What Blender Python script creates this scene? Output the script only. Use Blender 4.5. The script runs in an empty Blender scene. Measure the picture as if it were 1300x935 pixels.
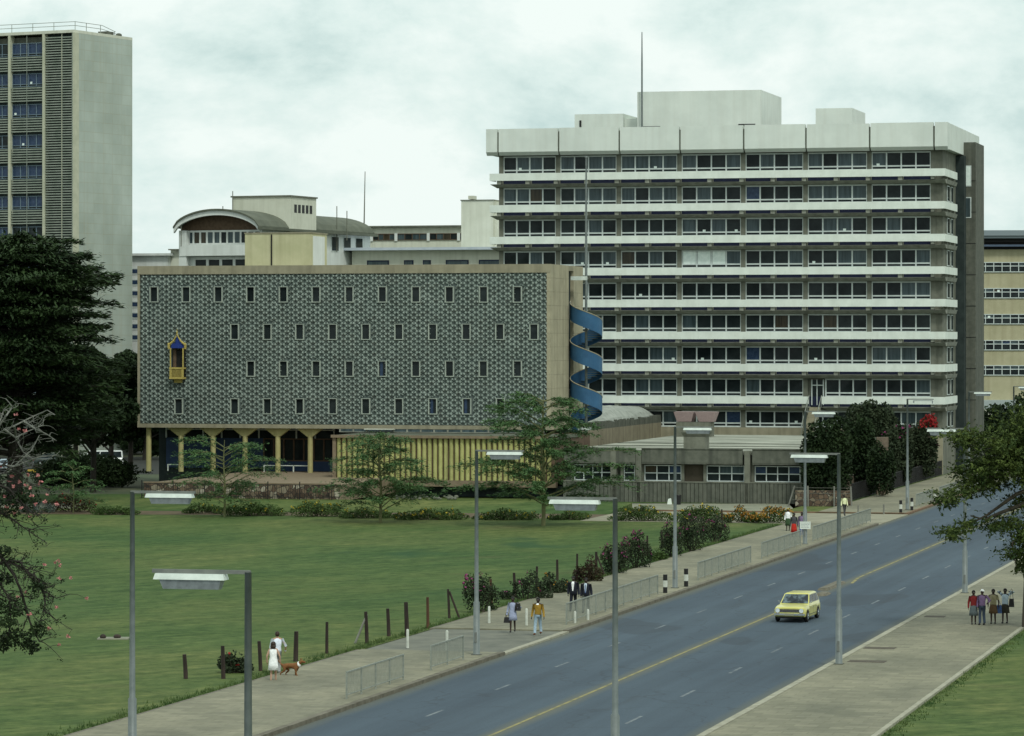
import bpy, bmesh, math, random
from mathutils import Vector, Matrix
R = random.Random(7)
S = bpy.context.scene
COL = S.collection
F = 4500.0; CX = 650.0; HY = 430.0; H = 14.0
TH = math.radians(14.3); CT, ST = math.cos(TH), math.sin(TH)

# ---------------------------------------------------------------- projection helpers (where a thing stands on the ground)
def G(px, py, z=0.0):
    Y = (H - z) * F / (py - HY)
    return Vector(((px - CX) * Y / F, Y, z))
def PT(px, py, Y):
    return Vector(((px - CX) * Y / F, Y, H - (py - HY) * Y / F))
def AB(a, b, z=0.0):            # a: across the road, b: along the road
    return Vector((a * CT + b * ST, -a * ST + b * CT, z))
def ab(p): return (p.x * CT - p.y * ST, p.x * ST + p.y * CT)
def on_line(px, a, z=0.0):      # the point of the line a=const seen in column px
    t = (px - CX) / F
    Y = a / (t * CT - ST)
    return Vector((t * Y, Y, z))
class Fr:
    def __init__(s, px, Y, th=TH):
        s.X = (px - CX) * Y / F; s.Y = Y; s.th = th; s.c = math.cos(th); s.s = math.sin(th)
    def lx(s, px, d=0.0):
        t = (px - CX) / F; X0 = s.X + d * s.s; Y0 = s.Y + d * s.c
        return (t * Y0 - X0) / (s.c + t * s.s)
    def lz(s, px, py, d=0.0):
        l = s.lx(px, d); Y0 = s.Y + d * s.c - l * s.s
        return H - (py - HY) * Y0 / F
    def side(s, px, l):
        t = (px - CX) / F
        return (t * (s.Y - l * s.s) - (s.X + l * s.c)) / (s.s - t * s.c)
    def sz(s, py, l, d):
        return H - (py - HY) * (s.Y - l * s.s + d * s.c) / F

# ---------------------------------------------------------------- materials
MATS = {}
def nt(m):
    m.use_nodes = True
    return m.node_tree.nodes, m.node_tree.links, m.node_tree.nodes['Principled BSDF']
def mat(name, c1, c2=None, rough=0.85, scale=1.0, bump=0.0, stretch=(1, 1, 1), metal=0.0, spec=0.3, contrast=(0.35, 0.65), coords='Object', detail=6.0, streak=None, bscale=None):
    if name in MATS: return MATS[name]
    m = bpy.data.materials.new(name); MATS[name] = m
    N, L, P = nt(m)
    P.inputs['Roughness'].default_value = rough
    P.inputs['Metallic'].default_value = metal
    P.inputs['Specular IOR Level'].default_value = spec
    P.inputs['Base Color'].default_value = (*c1, 1)
    if c2 is not None or bump:
        tc = N.new('ShaderNodeTexCoord'); mp = N.new('ShaderNodeMapping'); mp.inputs['Scale'].default_value = stretch
        L.new(tc.outputs[coords], mp.inputs['Vector'])
        no = N.new('ShaderNodeTexNoise'); no.inputs['Scale'].default_value = scale; no.inputs['Detail'].default_value = detail; no.inputs['Roughness'].default_value = 0.62
        L.new(mp.outputs[0], no.inputs['Vector'])
        if c2 is not None:
            rp = N.new('ShaderNodeValToRGB'); rp.color_ramp.elements[0].position = contrast[0]; rp.color_ramp.elements[1].position = contrast[1]
            rp.color_ramp.elements[0].color = (*c1, 1); rp.color_ramp.elements[1].color = (*c2, 1)
            L.new(no.outputs['Fac'], rp.inputs['Fac'])
            out = rp.outputs['Color']
            if streak:
                mp2 = N.new('ShaderNodeMapping'); mp2.inputs['Scale'].default_value = (1.1, 1.1, 0.05)
                L.new(tc.outputs[coords], mp2.inputs['Vector'])
                n2 = N.new('ShaderNodeTexNoise'); n2.inputs['Scale'].default_value = 1.6; n2.inputs['Detail'].default_value = 8
                L.new(mp2.outputs[0], n2.inputs['Vector'])
                r2 = N.new('ShaderNodeValToRGB'); r2.color_ramp.elements[0].position = 0.45; r2.color_ramp.elements[1].position = 0.75
                r2.color_ramp.elements[0].color = (0, 0, 0, 1); r2.color_ramp.elements[1].color = (streak[3],) * 3 + (1,)
                L.new(n2.outputs['Fac'], r2.inputs['Fac'])
                mx = N.new('ShaderNodeMix'); mx.data_type = 'RGBA'
                L.new(r2.outputs['Color'], mx.inputs[0]); L.new(out, mx.inputs[6]); mx.inputs[7].default_value = (*streak[:3], 1)
                out = mx.outputs[2]
            L.new(out, P.inputs['Base Color'])
        if bump:
            bm_ = N.new('ShaderNodeBump'); bm_.inputs['Strength'].default_value = min(1, bump); bm_.inputs['Distance'].default_value = 0.05
            if bscale:
                nb = N.new('ShaderNodeTexNoise'); nb.inputs['Scale'].default_value = bscale; nb.inputs['Detail'].default_value = 4
                L.new(tc.outputs[coords], nb.inputs['Vector']); L.new(nb.outputs['Fac'], bm_.inputs['Height'])
            else: L.new(no.outputs['Fac'], bm_.inputs['Height'])
            L.new(bm_.outputs[0], P.inputs['Normal'])
    return m

white_par = mat('white_paint', (0.60, 0.645, 0.595), (0.68, 0.725, 0.67), scale=0.35, detail=9, streak=(0.50, 0.51, 0.45, 0.30))
white_band = mat('white_balcony_paint', (0.64, 0.69, 0.625), (0.73, 0.78, 0.71), scale=0.9, streak=(0.50, 0.51, 0.44, 0.25))
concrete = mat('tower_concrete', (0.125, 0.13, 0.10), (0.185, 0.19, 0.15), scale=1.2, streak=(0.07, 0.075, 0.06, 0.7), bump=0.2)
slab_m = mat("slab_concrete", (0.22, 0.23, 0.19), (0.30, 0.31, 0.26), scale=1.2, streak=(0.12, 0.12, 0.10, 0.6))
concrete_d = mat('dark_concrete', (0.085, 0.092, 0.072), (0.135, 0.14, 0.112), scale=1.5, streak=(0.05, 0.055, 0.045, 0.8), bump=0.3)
navy = mat('navy_paint', (0.010, 0.014, 0.036), (0.014, 0.02, 0.05), scale=2)
winframe = mat('white_window_frame', (0.50, 0.56, 0.54), (0.60, 0.65, 0.62), scale=3, rough=0.5)
glassA = mat('dark_glass', (0.009, 0.013, 0.014), (0.028, 0.037, 0.038), rough=0.08, scale=0.35, spec=0.12)
glassB = mat('curtained_glass', (0.035, 0.052, 0.055), (0.075, 0.105, 0.115), rough=0.12, scale=0.8, spec=0.2, stretch=(4, 4, .3))
glassC = mat('blinds_glass', (0.66, 0.76, 0.70), (0.80, 0.88, 0.82), rough=0.3, scale=3)
glassD = mat('blue_curtain_glass', (0.02, 0.038, 0.075), (0.04, 0.065, 0.12), spec=.2, rough=0.15, scale=3)
glassE = mat('brown_curtain_glass', (0.03, 0.026, 0.018), (0.06, 0.05, 0.032), spec=.2, rough=0.15, scale=2, stretch=(4, 4, .3))
beige = mat('beige_cladding', (0.245, 0.225, 0.155), (0.31, 0.285, 0.20), scale=0.8, streak=(0.15, 0.135, 0.09, 0.6))
beige_side = mat('pale_beige_cladding', (0.30, 0.275, 0.19), (0.38, 0.345, 0.24), scale=0.7, streak=(0.19, 0.17, 0.11, 0.6))
screen_l = mat('pale_screen_block', (0.27, 0.325, 0.29), (0.37, 0.43, 0.385), scale=.6)
screen_k = mat('stained_screen_block', (0.165, 0.195, 0.17), (0.24, 0.275, 0.24), scale=.4)
screen_m = mat('cast_screen_block', (0.19, 0.235, 0.21), (0.265, 0.315, 0.28), scale=0.35, detail=10, streak=(0.13, 0.16, 0.14, 0.5))
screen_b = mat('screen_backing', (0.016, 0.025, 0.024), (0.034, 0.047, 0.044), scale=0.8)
yellow_col = mat('yellow_column_paint', (0.36, 0.33, 0.14), (0.44, 0.40, 0.19), scale=1.5, streak=(0.2, 0.18, 0.09, 0.5))
yellow_rib = mat('yellow_rib_paint', (0.36, 0.36, 0.13), (0.47, 0.46, 0.19), scale=1.2, streak=(0.16, 0.15, 0.07, 0.6))
yellow_bld = mat('yellow_render', (0.38, 0.355, 0.225), (0.44, 0.41, 0.27), scale=0.6, streak=(0.26, 0.22, 0.13, 0.4))
pale_yel = mat('pale_yellow_render', (0.44, 0.43, 0.26), (0.52, 0.50, 0.32), scale=0.6, streak=(0.3, 0.28, 0.16, 0.5))
cream = mat('cream_render', (0.55, 0.56, 0.46), (0.62, 0.63, 0.53), scale=0.5, streak=(0.36, 0.36, 0.28, 0.4))
white_r = mat('white_render', (0.60, 0.63, 0.60), (0.68, 0.71, 0.68), scale=0.5, streak=(0.4, 0.42, 0.38, 0.4))
blue_panel = mat('blue_wall_panel', (0.028, 0.05, 0.10), (0.04, 0.07, 0.14), scale=1)
blue_stair = mat('blue_stair_paint', (0.025, 0.085, 0.17), (0.035, 0.11, 0.21), scale=1.2, rough=0.45)
blue_in = mat('royal_blue_paint', (0.012, 0.03, 0.16), (0.02, 0.045, 0.22), scale=1.2, rough=0.5)
wood_fr = mat('brown_wood', (0.085, 0.055, 0.035), (0.125, 0.085, 0.055), scale=3)
roof_dark = mat('dark_roof_felt', (0.085, 0.095, 0.07), (0.13, 0.14, 0.105), scale=0.5, bump=0.2)
gravel_roof = mat('weathered_roof', (0.17, 0.18, 0.145), (0.40, 0.41, 0.34), scale=0.5, stretch=(0.35, 1.5, 1), contrast=(.4, .6), detail=10)
gravel_dome = mat('gravel_dome', (0.24, 0.26, 0.23), (0.36, 0.38, 0.34), scale=1.2, detail=12, bump=0.3)
brownterr = mat('brown_terrace', (0.17, 0.13, 0.085), (0.23, 0.18, 0.12), scale=2)
black_iron = mat('black_iron', (0.012, 0.012, 0.012), rough=0.5)
white_metal = mat('galvanised_metal', (0.13, 0.155, 0.15), (0.19, 0.215, 0.21), scale=2.5, rough=0.5, metal=0.15, streak=(0.12, 0.13, 0.12, .5))
lamp_white = mat('lamp_cover', (0.50, 0.56, 0.51), (0.70, 0.76, 0.70), scale=2.2, rough=0.5, detail=10)
lamp_bowl = mat('lamp_bowl', (0.19, 0.21, 0.22), (0.27, 0.30, 0.31), scale=6, rough=0.25)
rail_m = mat('guard_rail_paint', (0.19, 0.21, 0.18), (0.27, 0.29, 0.25), scale=4, rough=0.6)
post_wood = mat('fence_post_wood', (0.02, 0.015, 0.012), (0.05, 0.035, 0.028), scale=5, stretch=(1, 1, .2))
post_red = mat('reddish_post_wood', (0.06, 0.03, 0.018), (0.11, 0.055, 0.03), scale=5, stretch=(1, 1, .2))
post_grey = mat('grey_post_wood', (0.14, 0.14, 0.12), (0.22, 0.22, 0.19), scale=5, stretch=(1, 1, .2))
white_post = mat('white_post_paint', (0.46, 0.48, 0.42), (0.62, 0.64, 0.57), scale=5)
black_post = mat('black_post_paint', (0.015, 0.015, 0.015), rough=0.6)
bark = mat('bark', (0.05, 0.042, 0.03), (0.10, 0.085, 0.06), scale=3, stretch=(1, 1, .3), bump=0.4)
bark_g = mat('green_bark', (0.09, 0.10, 0.04), (0.15, 0.155, 0.07), scale=3, stretch=(1, 1, .3))
bark_grey = mat('grey_bark', (0.11, 0.115, 0.10), (0.18, 0.18, 0.155), scale=3)
bark_blk = mat('black_bark', (0.018, 0.016, 0.012), (0.035, 0.03, 0.024), scale=3)
def leafmat(name, a, b, sc=0.8):
    return mat(name, a, b, rough=0.7, scale=sc, spec=0.15, coords='Object', contrast=(.38, .62))
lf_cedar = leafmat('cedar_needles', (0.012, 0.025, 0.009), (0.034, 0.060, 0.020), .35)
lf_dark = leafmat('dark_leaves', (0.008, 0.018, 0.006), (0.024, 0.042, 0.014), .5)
lf_acacia = leafmat('acacia_leaves', (0.042, 0.09, 0.032), (0.08, 0.15, 0.052), .7)
lf_olive = leafmat('olive_leaves', (0.020, 0.040, 0.010), (0.085, 0.115, 0.026), .9)
lf_bush = leafmat('bush_leaves', (0.018, 0.030, 0.014), (0.042, 0.056, 0.028), 1.2)
lf_border = leafmat('border_leaves', (0.03, 0.055, 0.015), (0.07, 0.115, 0.03), 1.2)
lf_maroon = leafmat('maroon_leaves', (0.03, 0.015, 0.012), (0.05, 0.045, 0.02), 1.2)
fl_mag = leafmat('magenta_bracts', (0.13, 0.02, 0.07), (0.26, 0.05, 0.15), 2)
fl_red = leafmat('red_bracts', (0.20, 0.012, 0.014), (0.36, 0.03, 0.03), 2)
fl_yel = leafmat('yellow_flowers', (0.26, 0.20, 0.015), (0.38, 0.30, 0.04), 2)
fl_or = leafmat('orange_flowers', (0.20, 0.09, 0.012), (0.30, 0.17, 0.025), 2)
fl_pink = leafmat('pink_flowers', (0.50, 0.17, 0.17), (0.6, 0.28, 0.26), 2)
tile_m = mat('stone_kerb', (0.25, 0.24, 0.18), (0.35, 0.34, 0.26), scale=2)
kerb_d = mat('worn_kerb', (0.10, 0.09, 0.065), (0.17, 0.155, 0.115), scale=2)
kerb_r = mat('reddish_kerb', (0.14, 0.085, 0.05), (0.2, 0.13, 0.08), scale=2)

def custom(name, build):
    m = bpy.data.materials.new(name); MATS[name] = m
    N, L, P = nt(m); build(N, L, P); return m
def ramp(N, L, src, stops):
    r = N.new('ShaderNodeValToRGB'); e = r.color_ramp.elements
    e[0].position = stops[0][0]; e[0].color = (*stops[0][1], 1)
    e[1].position = stops[-1][0]; e[1].color = (*stops[-1][1], 1)
    for p, c in stops[1:-1]:
        n = e.new(p); n.color = (*c, 1)
    L.new(src, r.inputs['Fac']); return r.outputs['Color']
def noise(N, L, sc, stretch=(1, 1, 1), detail=6, rot=0.0, coords='Object', rough=.6):
    tc = N.new('ShaderNodeTexCoord'); mp = N.new('ShaderNodeMapping'); mp.inputs['Scale'].default_value = stretch
    mp.vector_type = 'POINT'
    r0 = N.new('ShaderNodeMapping'); r0.inputs['Rotation'].default_value = (0, 0, rot)
    L.new(tc.outputs[coords], r0.inputs['Vector']); L.new(r0.outputs[0], mp.inputs['Vector'])
    n = N.new('ShaderNodeTexNoise'); n.inputs['Scale'].default_value = sc; n.inputs['Detail'].default_value = detail; n.inputs['Roughness'].default_value = rough
    L.new(mp.outputs[0], n.inputs['Vector']); return n.outputs['Fac']
def mix(N, L, fac, a, b, mode='MIX'):
    m = N.new('ShaderNodeMix'); m.data_type = 'RGBA'; m.blend_type = mode
    for i, v in ((0, fac), (6, a), (7, b)):
        if hasattr(v, 'is_output'): L.new(v, m.inputs[i])
        elif i == 0: m.inputs[0].default_value = v
        else: m.inputs[i].default_value = (*v, 1)
    return m.outputs[2]
def b_lawn(N, L, P):
    q45 = math.radians(-43)
    big = noise(N, L, 0.035, (1, 0.7, 1), 7, rot=0.25)
    c = ramp(N, L, big, [(.34, (0.035, 0.078, 0.025)), (.5, (0.064, 0.102, 0.032)), (.64, (0.100, 0.124, 0.042))])
    st = noise(N, L, 0.9, (0.05, 1.0, 1), 5, rot=q45)       # mowing passes
    c = mix(N, L, 0.65, c, ramp(N, L, st, [(.34, (0.66, 0.76, 0.66)), (.66, (1.32, 1.2, 1.25))]), 'MULTIPLY')
    st2 = noise(N, L, 3.0, (0.12, 1.0, 1), 6, rot=q45)
    c = mix(N, L, 0.6, c, ramp(N, L, st2, [(.34, (0.72, 0.78, 0.72)), (.66, (1.28, 1.2, 1.2))]), 'MULTIPLY')
    fine = noise(N, L, 1.1, (1, 1, 1), 12, rough=.75)
    c = mix(N, L, 1.0, c, ramp(N, L, fine, [(.34, (0.58, 0.66, 0.60)), (.5, (1, 1, 1)), (.66, (1.42, 1.3, 1.3))]), 'MULTIPLY')
    mot = noise(N, L, 0.8, (1, .22, 1), 10, rot=.15, rough=.72)
    c = mix(N, L, 0.42, c, ramp(N, L, mot, [(.36, (0.60, 0.68, 0.62)), (.5, (1, 1, 1)), (.64, (1.45, 1.3, 1.3))]), 'MULTIPLY')
    bare = noise(N, L, 0.09, (1, 0.7, 1), 10, rot=0.6, rough=.7)
    c = mix(N, L, ramp(N, L, bare, [(.58, (0, 0, 0)), (.70, (.4, .4, .4))]), c, (0.14, 0.125, 0.06))
    dk = noise(N, L, 0.06, (0.55, 0.9, 1), 3, rot=1.6)
    c = mix(N, L, ramp(N, L, dk, [(.30, (.7, .7, .7)), (.36, (0, 0, 0))]), c, (0.022, 0.062, 0.026))
    L.new(c, P.inputs['Base Color']); P.inputs['Roughness'].default_value = .9; P.inputs['Specular IOR Level'].default_value = .1
    b = N.new('ShaderNodeBump'); b.inputs['Strength'].default_value = .5; b.inputs['Distance'].default_value = .05
    L.new(noise(N, L, 6, detail=4), b.inputs['Height']); L.new(b.outputs[0], P.inputs['Normal'])
lawn_m = custom('mown_grass', b_lawn)
def b_road(N, L, P):
    big = noise(N, L, 0.15, (1, 0.25, 1), 8)                     # object space: x across, y along
    c = ramp(N, L, big, [(.35, (0.042, 0.062, 0.084)), (.65, (0.057, 0.082, 0.106))])
    fine = noise(N, L, 9, detail=6)
    c = mix(N, L, 0.6, c, ramp(N, L, fine, [(.3, (0.8, 0.8, 0.8)), (.7, (1.2, 1.2, 1.2))]), 'MULTIPLY')
    tr = noise(N, L, 0.9, (1, 0.012, 1), 4)                     # wheel tracks
    c = mix(N, L, 0.55, c, ramp(N, L, tr, [(.35, (0.8, 0.8, 0.8)), (.65, (1.2, 1.2, 1.18))]), 'MULTIPLY')
    vt = N.new('ShaderNodeTexVoronoi'); vt.feature = 'DISTANCE_TO_EDGE'; vt.inputs['Scale'].default_value = .16
    tcv = N.new('ShaderNodeTexCoord'); wv = N.new('ShaderNodeMix'); wv.data_type = 'VECTOR'; wv.inputs[0].default_value = .12
    nz = N.new('ShaderNodeTexNoise'); nz.inputs['Scale'].default_value = .5; L.new(tcv.outputs['Object'], nz.inputs['Vector'])
    mulv = N.new('ShaderNodeVectorMath'); mulv.operation = 'MULTIPLY_ADD'; mulv.inputs[1].default_value = (3, 3, 0); L.new(nz.outputs['Color'], mulv.inputs[0]); L.new(tcv.outputs['Object'], mulv.inputs[2])
    L.new(mulv.outputs[0], vt.inputs['Vector'])
    c = mix(N, L, ramp(N, L, vt.outputs['Distance'], [(.003, (.32, .32, .32)), (.012, (0, 0, 0))]), c, (0.02, 0.024, 0.028))   # sealed cracks
    pt = noise(N, L, .11, (1, .35, 1), 2)
    c = mix(N, L, ramp(N, L, pt, [(.60, (0, 0, 0)), (.61, (.45, .45, .45))]), c, (0.030, 0.040, 0.050))           # relaid patches
    oil = noise(N, L, .8, (1, .05, 1), 5)
    c = mix(N, L, ramp(N, L, oil, [(.58, (0, 0, 0)), (.72, (.5, .5, .5))]), c, (0.03, 0.036, 0.042))
    # dust that gathers along both kerbs and the middle
    tc = N.new('ShaderNodeTexCoord'); sx = N.new('ShaderNodeSeparateXYZ'); L.new(tc.outputs['Object'], sx.inputs[0])
    def band(center, w):
        s = N.new('ShaderNodeMath'); s.operation = 'SUBTRACT'; L.new(sx.outputs['X'], s.inputs[0]); s.inputs[1].default_value = center
        a = N.new('ShaderNodeMath'); a.operation = 'ABSOLUTE'; L.new(s.outputs[0], a.inputs[0])
        n = noise(N, L, 0.5, (1, .15, 1), 5)
        k = N.new('ShaderNodeMath'); k.operation = 'MULTIPLY_ADD'; L.new(n, k.inputs[0]); k.inputs[1].default_value = w; L.new(a.outputs[0], k.inputs[2])
        mr = N.new('ShaderNodeMapRange'); mr.inputs['From Min'].default_value = w * .5; mr.inputs['From Max'].default_value = w * 1.5; mr.inputs['To Min'].default_value = .75; mr.inputs['To Max'].default_value = 0
        L.new(k.outputs[0], mr.inputs['Value']); return mr.outputs[0]
    for cc, w in ((-39.0, .8), (-24.3, .7), (-31.6, .55)):
        c = mix(N, L, band(cc, w), c, (0.125, 0.125, 0.085))
    L.new(c, P.inputs['Base Color']); P.inputs['Roughness'].default_value = .8; P.inputs['Specular IOR Level'].default_value = .25
road_m = custom('asphalt', b_road)
def b_pave(N, L, P):
    tc = N.new('ShaderNodeTexCoord')
    br = N.new('ShaderNodeTexBrick'); br.inputs['Scale'].default_value = 1.0; br.inputs['Brick Width'].default_value = .9; br.inputs['Row Height'].default_value = .6; br.inputs['Mortar Size'].default_value = .025
    br.inputs['Color1'].default_value = (0.155, 0.150, 0.105, 1); br.inputs['Color2'].default_value = (0.205, 0.195, 0.14, 1); br.inputs['Mortar'].default_value = (0.15, 0.145, 0.095, 1)
    L.new(tc.outputs['Object'], br.inputs['Vector'])
    c = mix(N, L, 0.9, br.outputs['Color'], ramp(N, L, noise(N, L, .22, (1, .5, 1), 8), [(.33, (.68, .70, .66)), (.66, (1.25, 1.22, 1.15))]), 'MULTIPLY')
    c = mix(N, L, 0.7, c, ramp(N, L, noise(N, L, 2.2, detail=8), [(.3, (.8, .8, .8)), (.7, (1.2, 1.2, 1.2))]), 'MULTIPLY')
    L.new(c, P.inputs['Base Color']); P.inputs['Roughness'].default_value = .9
pave_m = custom('paving_slabs', b_pave)
patch_m = mat('worn_asphalt_patch', (0.10, 0.105, 0.085), (0.165, 0.165, 0.13), scale=.7, detail=10)
dust_m = mat('dusty_ground', (0.20, 0.19, 0.135), (0.29, 0.275, 0.20), scale=.4, detail=10)
path_m = mat('pale_path', (0.16, 0.17, 0.125), (0.26, 0.26, 0.19), scale=.5, detail=10)
soil_m = mat('brown_soil', (0.07, 0.05, 0.03), (0.12, 0.09, 0.05), scale=.6, detail=10)
def b_ground(N, L, P):
    c = ramp(N, L, noise(N, L, .04, detail=8), [(.35, (0.03, 0.055, 0.02)), (.65, (0.07, 0.075, 0.035))])
    L.new(c, P.inputs['Base Color']); P.inputs['Roughness'].default_value = .95
ground_m = custom('rough_ground', b_ground)
def b_stone(N, L, P):
    tc = N.new('ShaderNodeTexCoord'); v = N.new('ShaderNodeTexVoronoi'); v.inputs['Scale'].default_value = 2.6; L.new(tc.outputs['Object'], v.inputs['Vector'])
    sh = N.new('ShaderNodeSeparateColor'); L.new(v.outputs['Color'], sh.inputs[0])
    c = ramp(N, L, sh.outputs[0], [(0, (0.07, 0.045, 0.03)), (.45, (0.15, 0.10, 0.065)), (.8, (0.22, 0.18, 0.12)), (1, (0.42, 0.38, 0.30))])
    v2 = N.new('ShaderNodeTexVoronoi'); v2.feature = 'DISTANCE_TO_EDGE'; v2.inputs['Scale'].default_value = 2.6; L.new(tc.outputs['Object'], v2.inputs['Vector'])
    c = mix(N, L, ramp(N, L, v2.outputs['Distance'], [(.02, (1, 1, 1)), (.09, (0, 0, 0))]), c, (0.03, 0.025, 0.02))
    L.new(c, P.inputs['Base Color']); P.inputs['Roughness'].default_value = .9
stone_m = custom('rubble_stone', b_stone)
def b_endwall(N, L, P):
    tc = N.new('ShaderNodeTexCoord'); sp_ = N.new('ShaderNodeSeparateXYZ'); mp = N.new('ShaderNodeCombineXYZ'); L.new(tc.outputs['Object'], sp_.inputs[0]); L.new(sp_.outputs['Y'], mp.inputs['X']); L.new(sp_.outputs['Z'], mp.inputs['Y'])
    br = N.new('ShaderNodeTexBrick'); br.offset = 0; br.inputs['Scale'].default_value = 1; br.inputs['Brick Width'].default_value = 2.0; br.inputs['Row Height'].default_value = 1.2; br.inputs['Mortar Size'].default_value = .03
    br.inputs['Color1'].default_value = (0.37, 0.42, 0.375, 1); br.inputs['Color2'].default_value = (0.40, 0.45, 0.40, 1); br.inputs['Mortar'].default_value = (0.36, 0.37, 0.30, 1)
    L.new(mp.outputs[0], br.inputs['Vector'])
    c = mix(N, L, 0.8, br.outputs['Color'], ramp(N, L, noise(N, L, .16, (1, 1, .6), 9), [(.35, (.78, .78, .73)), (.65, (1.12, 1.12, 1.12))]), 'MULTIPLY')
    st = noise(N, L, 1.2, (1, 1, .05), 8)
    c = mix(N, L, ramp(N, L, st, [(.52, (0, 0, 0)), (.75, (.4, .4, .4))]), c, (0.34, 0.33, 0.24))
    L.new(c, P.inputs['Base Color']); P.inputs['Roughness'].default_value = .85
endwall_m = custom('stone_slab_cladding', b_endwall)

# ---------------------------------------------------------------- mesh builder
class MB:
    def __init__(s): s.v = []; s.f = []; s.m = []
    def quad(s, pts, m=0):
        n = len(s.v); s.v += [tuple(p) for p in pts]; s.f.append(tuple(range(n, n + len(pts)))); s.m.append(m); return s
    def box(s, x0, x1, y0, y1, z0, z1, m=0):
        return s.hexa([(x0, y0, z0), (x1, y0, z0), (x1, y1, z0), (x0, y1, z0)], [(x0, y0, z1), (x1, y0, z1), (x1, y1, z1), (x0, y1, z1)], m)
    def hexa(s, lo, hi, m=0):
        n = len(s.v); s.v += [tuple(p) for p in lo] + [tuple(p) for p in hi]; k = len(lo)
        s.f.append(tuple(n + i for i in reversed(range(k)))); s.f.append(tuple(n + k + i for i in range(k)))
        for i in range(k):
            j = (i + 1) % k; s.f.append((n + i, n + j, n + k + j, n + k + i))
        s.m += [m] * (k + 2); return s
    def tube(s, pts, rad, seg=8, m=0, cap=True):
        pts = [Vector(p) for p in pts]
        if not hasattr(rad, '__len__'): rad = [rad] * len(pts)
        n = len(s.v); k = len(pts)
        for i, p in enumerate(pts):
            d = (pts[min(i + 1, k - 1)] - pts[max(i - 1, 0)])
            if d.length < 1e-9: d = Vector((0, 0, 1))
            d.normalize()
            a = d.cross(Vector((0, 0, 1)) if abs(d.z) < .9 else Vector((0, 1, 0))).normalized(); b = d.cross(a)
            for j in range(seg):
                t = 2 * math.pi * j / seg
                s.v.append(tuple(p + (a * math.cos(t) + b * math.sin(t)) * rad[i]))
        for i in range(k - 1):
            for j in range(seg):
                j2 = (j + 1) % seg
                s.f.append((n + i * seg + j, n + i * seg + j2, n + (i + 1) * seg + j2, n + (i + 1) * seg + j)); s.m.append(m)
        if cap:
            s.f.append(tuple(n + j for j in range(seg))); s.m.append(m)
            s.f.append(tuple(n + (k - 1) * seg + j for j in reversed(range(seg)))); s.m.append(m)
        return s
    def ell(s, c, r, su=10, sv=6, m=0):
        n = len(s.v)
        for i in range(sv + 1):
            ph = math.pi * i / sv
            for j in range(su):
                t = 2 * math.pi * j / su
                s.v.append((c[0] + r[0] * math.sin(ph) * math.cos(t), c[1] + r[1] * math.sin(ph) * math.sin(t), c[2] + r[2] * math.cos(ph)))
        for i in range(sv):
            for j in range(su):
                j2 = (j + 1) % su
                s.f.append((n + i * su + j, n + (i + 1) * su + j, n + (i + 1) * su + j2, n + i * su + j2)); s.m.append(m)
        return s
    def build(s, name, mats, parent=None, smooth=False, loc=None):
        me = bpy.data.meshes.new(name); me.from_pydata(s.v, [], s.f)
        if not isinstance(mats, (list, tuple)): mats = [mats]
        for m in mats: me.materials.append(m)
        if len(mats) > 1: me.polygons.foreach_set('material_index', s.m)
        if smooth: me.polygons.foreach_set('use_smooth', [True] * len(me.polygons))
        me.update()
        o = bpy.data.objects.new(name, me); COL.objects.link(o)
        if parent is not None: o.parent = parent
        if loc is not None: o.location = loc
        return o
def smooth_by_angle(o, ang=40):
    me = o.data
    me.polygons.foreach_set('use_smooth', [True] * len(me.polygons))
    me.set_sharp_from_angle(angle=math.radians(ang))
def tag(o, label, cat, group=None):
    o['label'] = label; o['category'] = cat
    if group: o['group'] = group
    return o
def thing(name, label, cat, loc=(0, 0, 0), rz=0.0, group=None):
    o = bpy.data.objects.new(name, None); COL.objects.link(o); o.empty_display_size = .3
    o.location = loc; o.rotation_euler = (0, 0, rz)
    return tag(o, label, cat, group)
def struct(o, kind='structure'): o['kind'] = kind; return o
def dup(root, loc=None, rz=None, label=None):
    def cp(o, par):
        c = o.copy(); COL.objects.link(c)
        if par is not None: c.parent = par
        for ch in KIDS.get(o.name, []): cp(ch, c)
        return c
    KIDS = {}
    for o in bpy.data.objects:
        if o.parent is not None: KIDS.setdefault(o.parent.name, []).append(o)
    r = cp(root, None)
    if loc is not None: r.location = loc
    if rz is not None: r.rotation_euler = (0, 0, rz)
    if label: r['label'] = label
    return r
ORD = ['first', 'second', 'third', 'fourth', 'fifth', 'sixth', 'seventh', 'eighth', 'ninth', 'tenth', 'eleventh', 'twelfth', 'thirteenth', 'fourteenth', 'fifteenth', 'sixteenth', 'seventeenth', 'eighteenth', 'nineteenth', 'twentieth']

# ---------------------------------------------------------------- SETTING: ground, road, pavements, lawn
def sheet(name, pts, m, z, th=None):
    mb = MB(); mb.quad([(p[0], p[1], z) for p in pts])
    return struct(mb.build(name, m))
struct(MB().quad([(-3000, -200, 0), (3000, -200, 0), (3000, 5000, 0), (-3000, 5000, 0)]).build('ground', ground_m))
def strip(name, a0, a1, b0, b1, z, m, top=None):
    mb = MB()
    if top is None: mb.quad([(a0, b0, 0), (a1, b0, 0), (a1, b1, 0), (a0, b1, 0)])
    else: mb.box(a0, a1, b0, b1, -z, top)
    o = mb.build(name, m); o.location = (0, 0, z); o.rotation_euler = (0, 0, -TH)
    return struct(o)
strip('road', -39.0, -24.3, -40, 900, .006, road_m)
bR1 = ab(G(720, 804))[1]; bR0 = ab(G(640, 832))[1]                 # near driveway crossing
bS0 = ab(G(1114, 667))[1]; bS1 = ab(G(1147, 654))[1]               # far side-street crossing
def pave(name, a0, a1, b0, b1): 
    mb = MB(); mb.box(a0, a1, b0, b1, .0, .13); o = mb.build(name, pave_m); o.rotation_euler = (0, 0, -TH); return struct(o)
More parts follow.
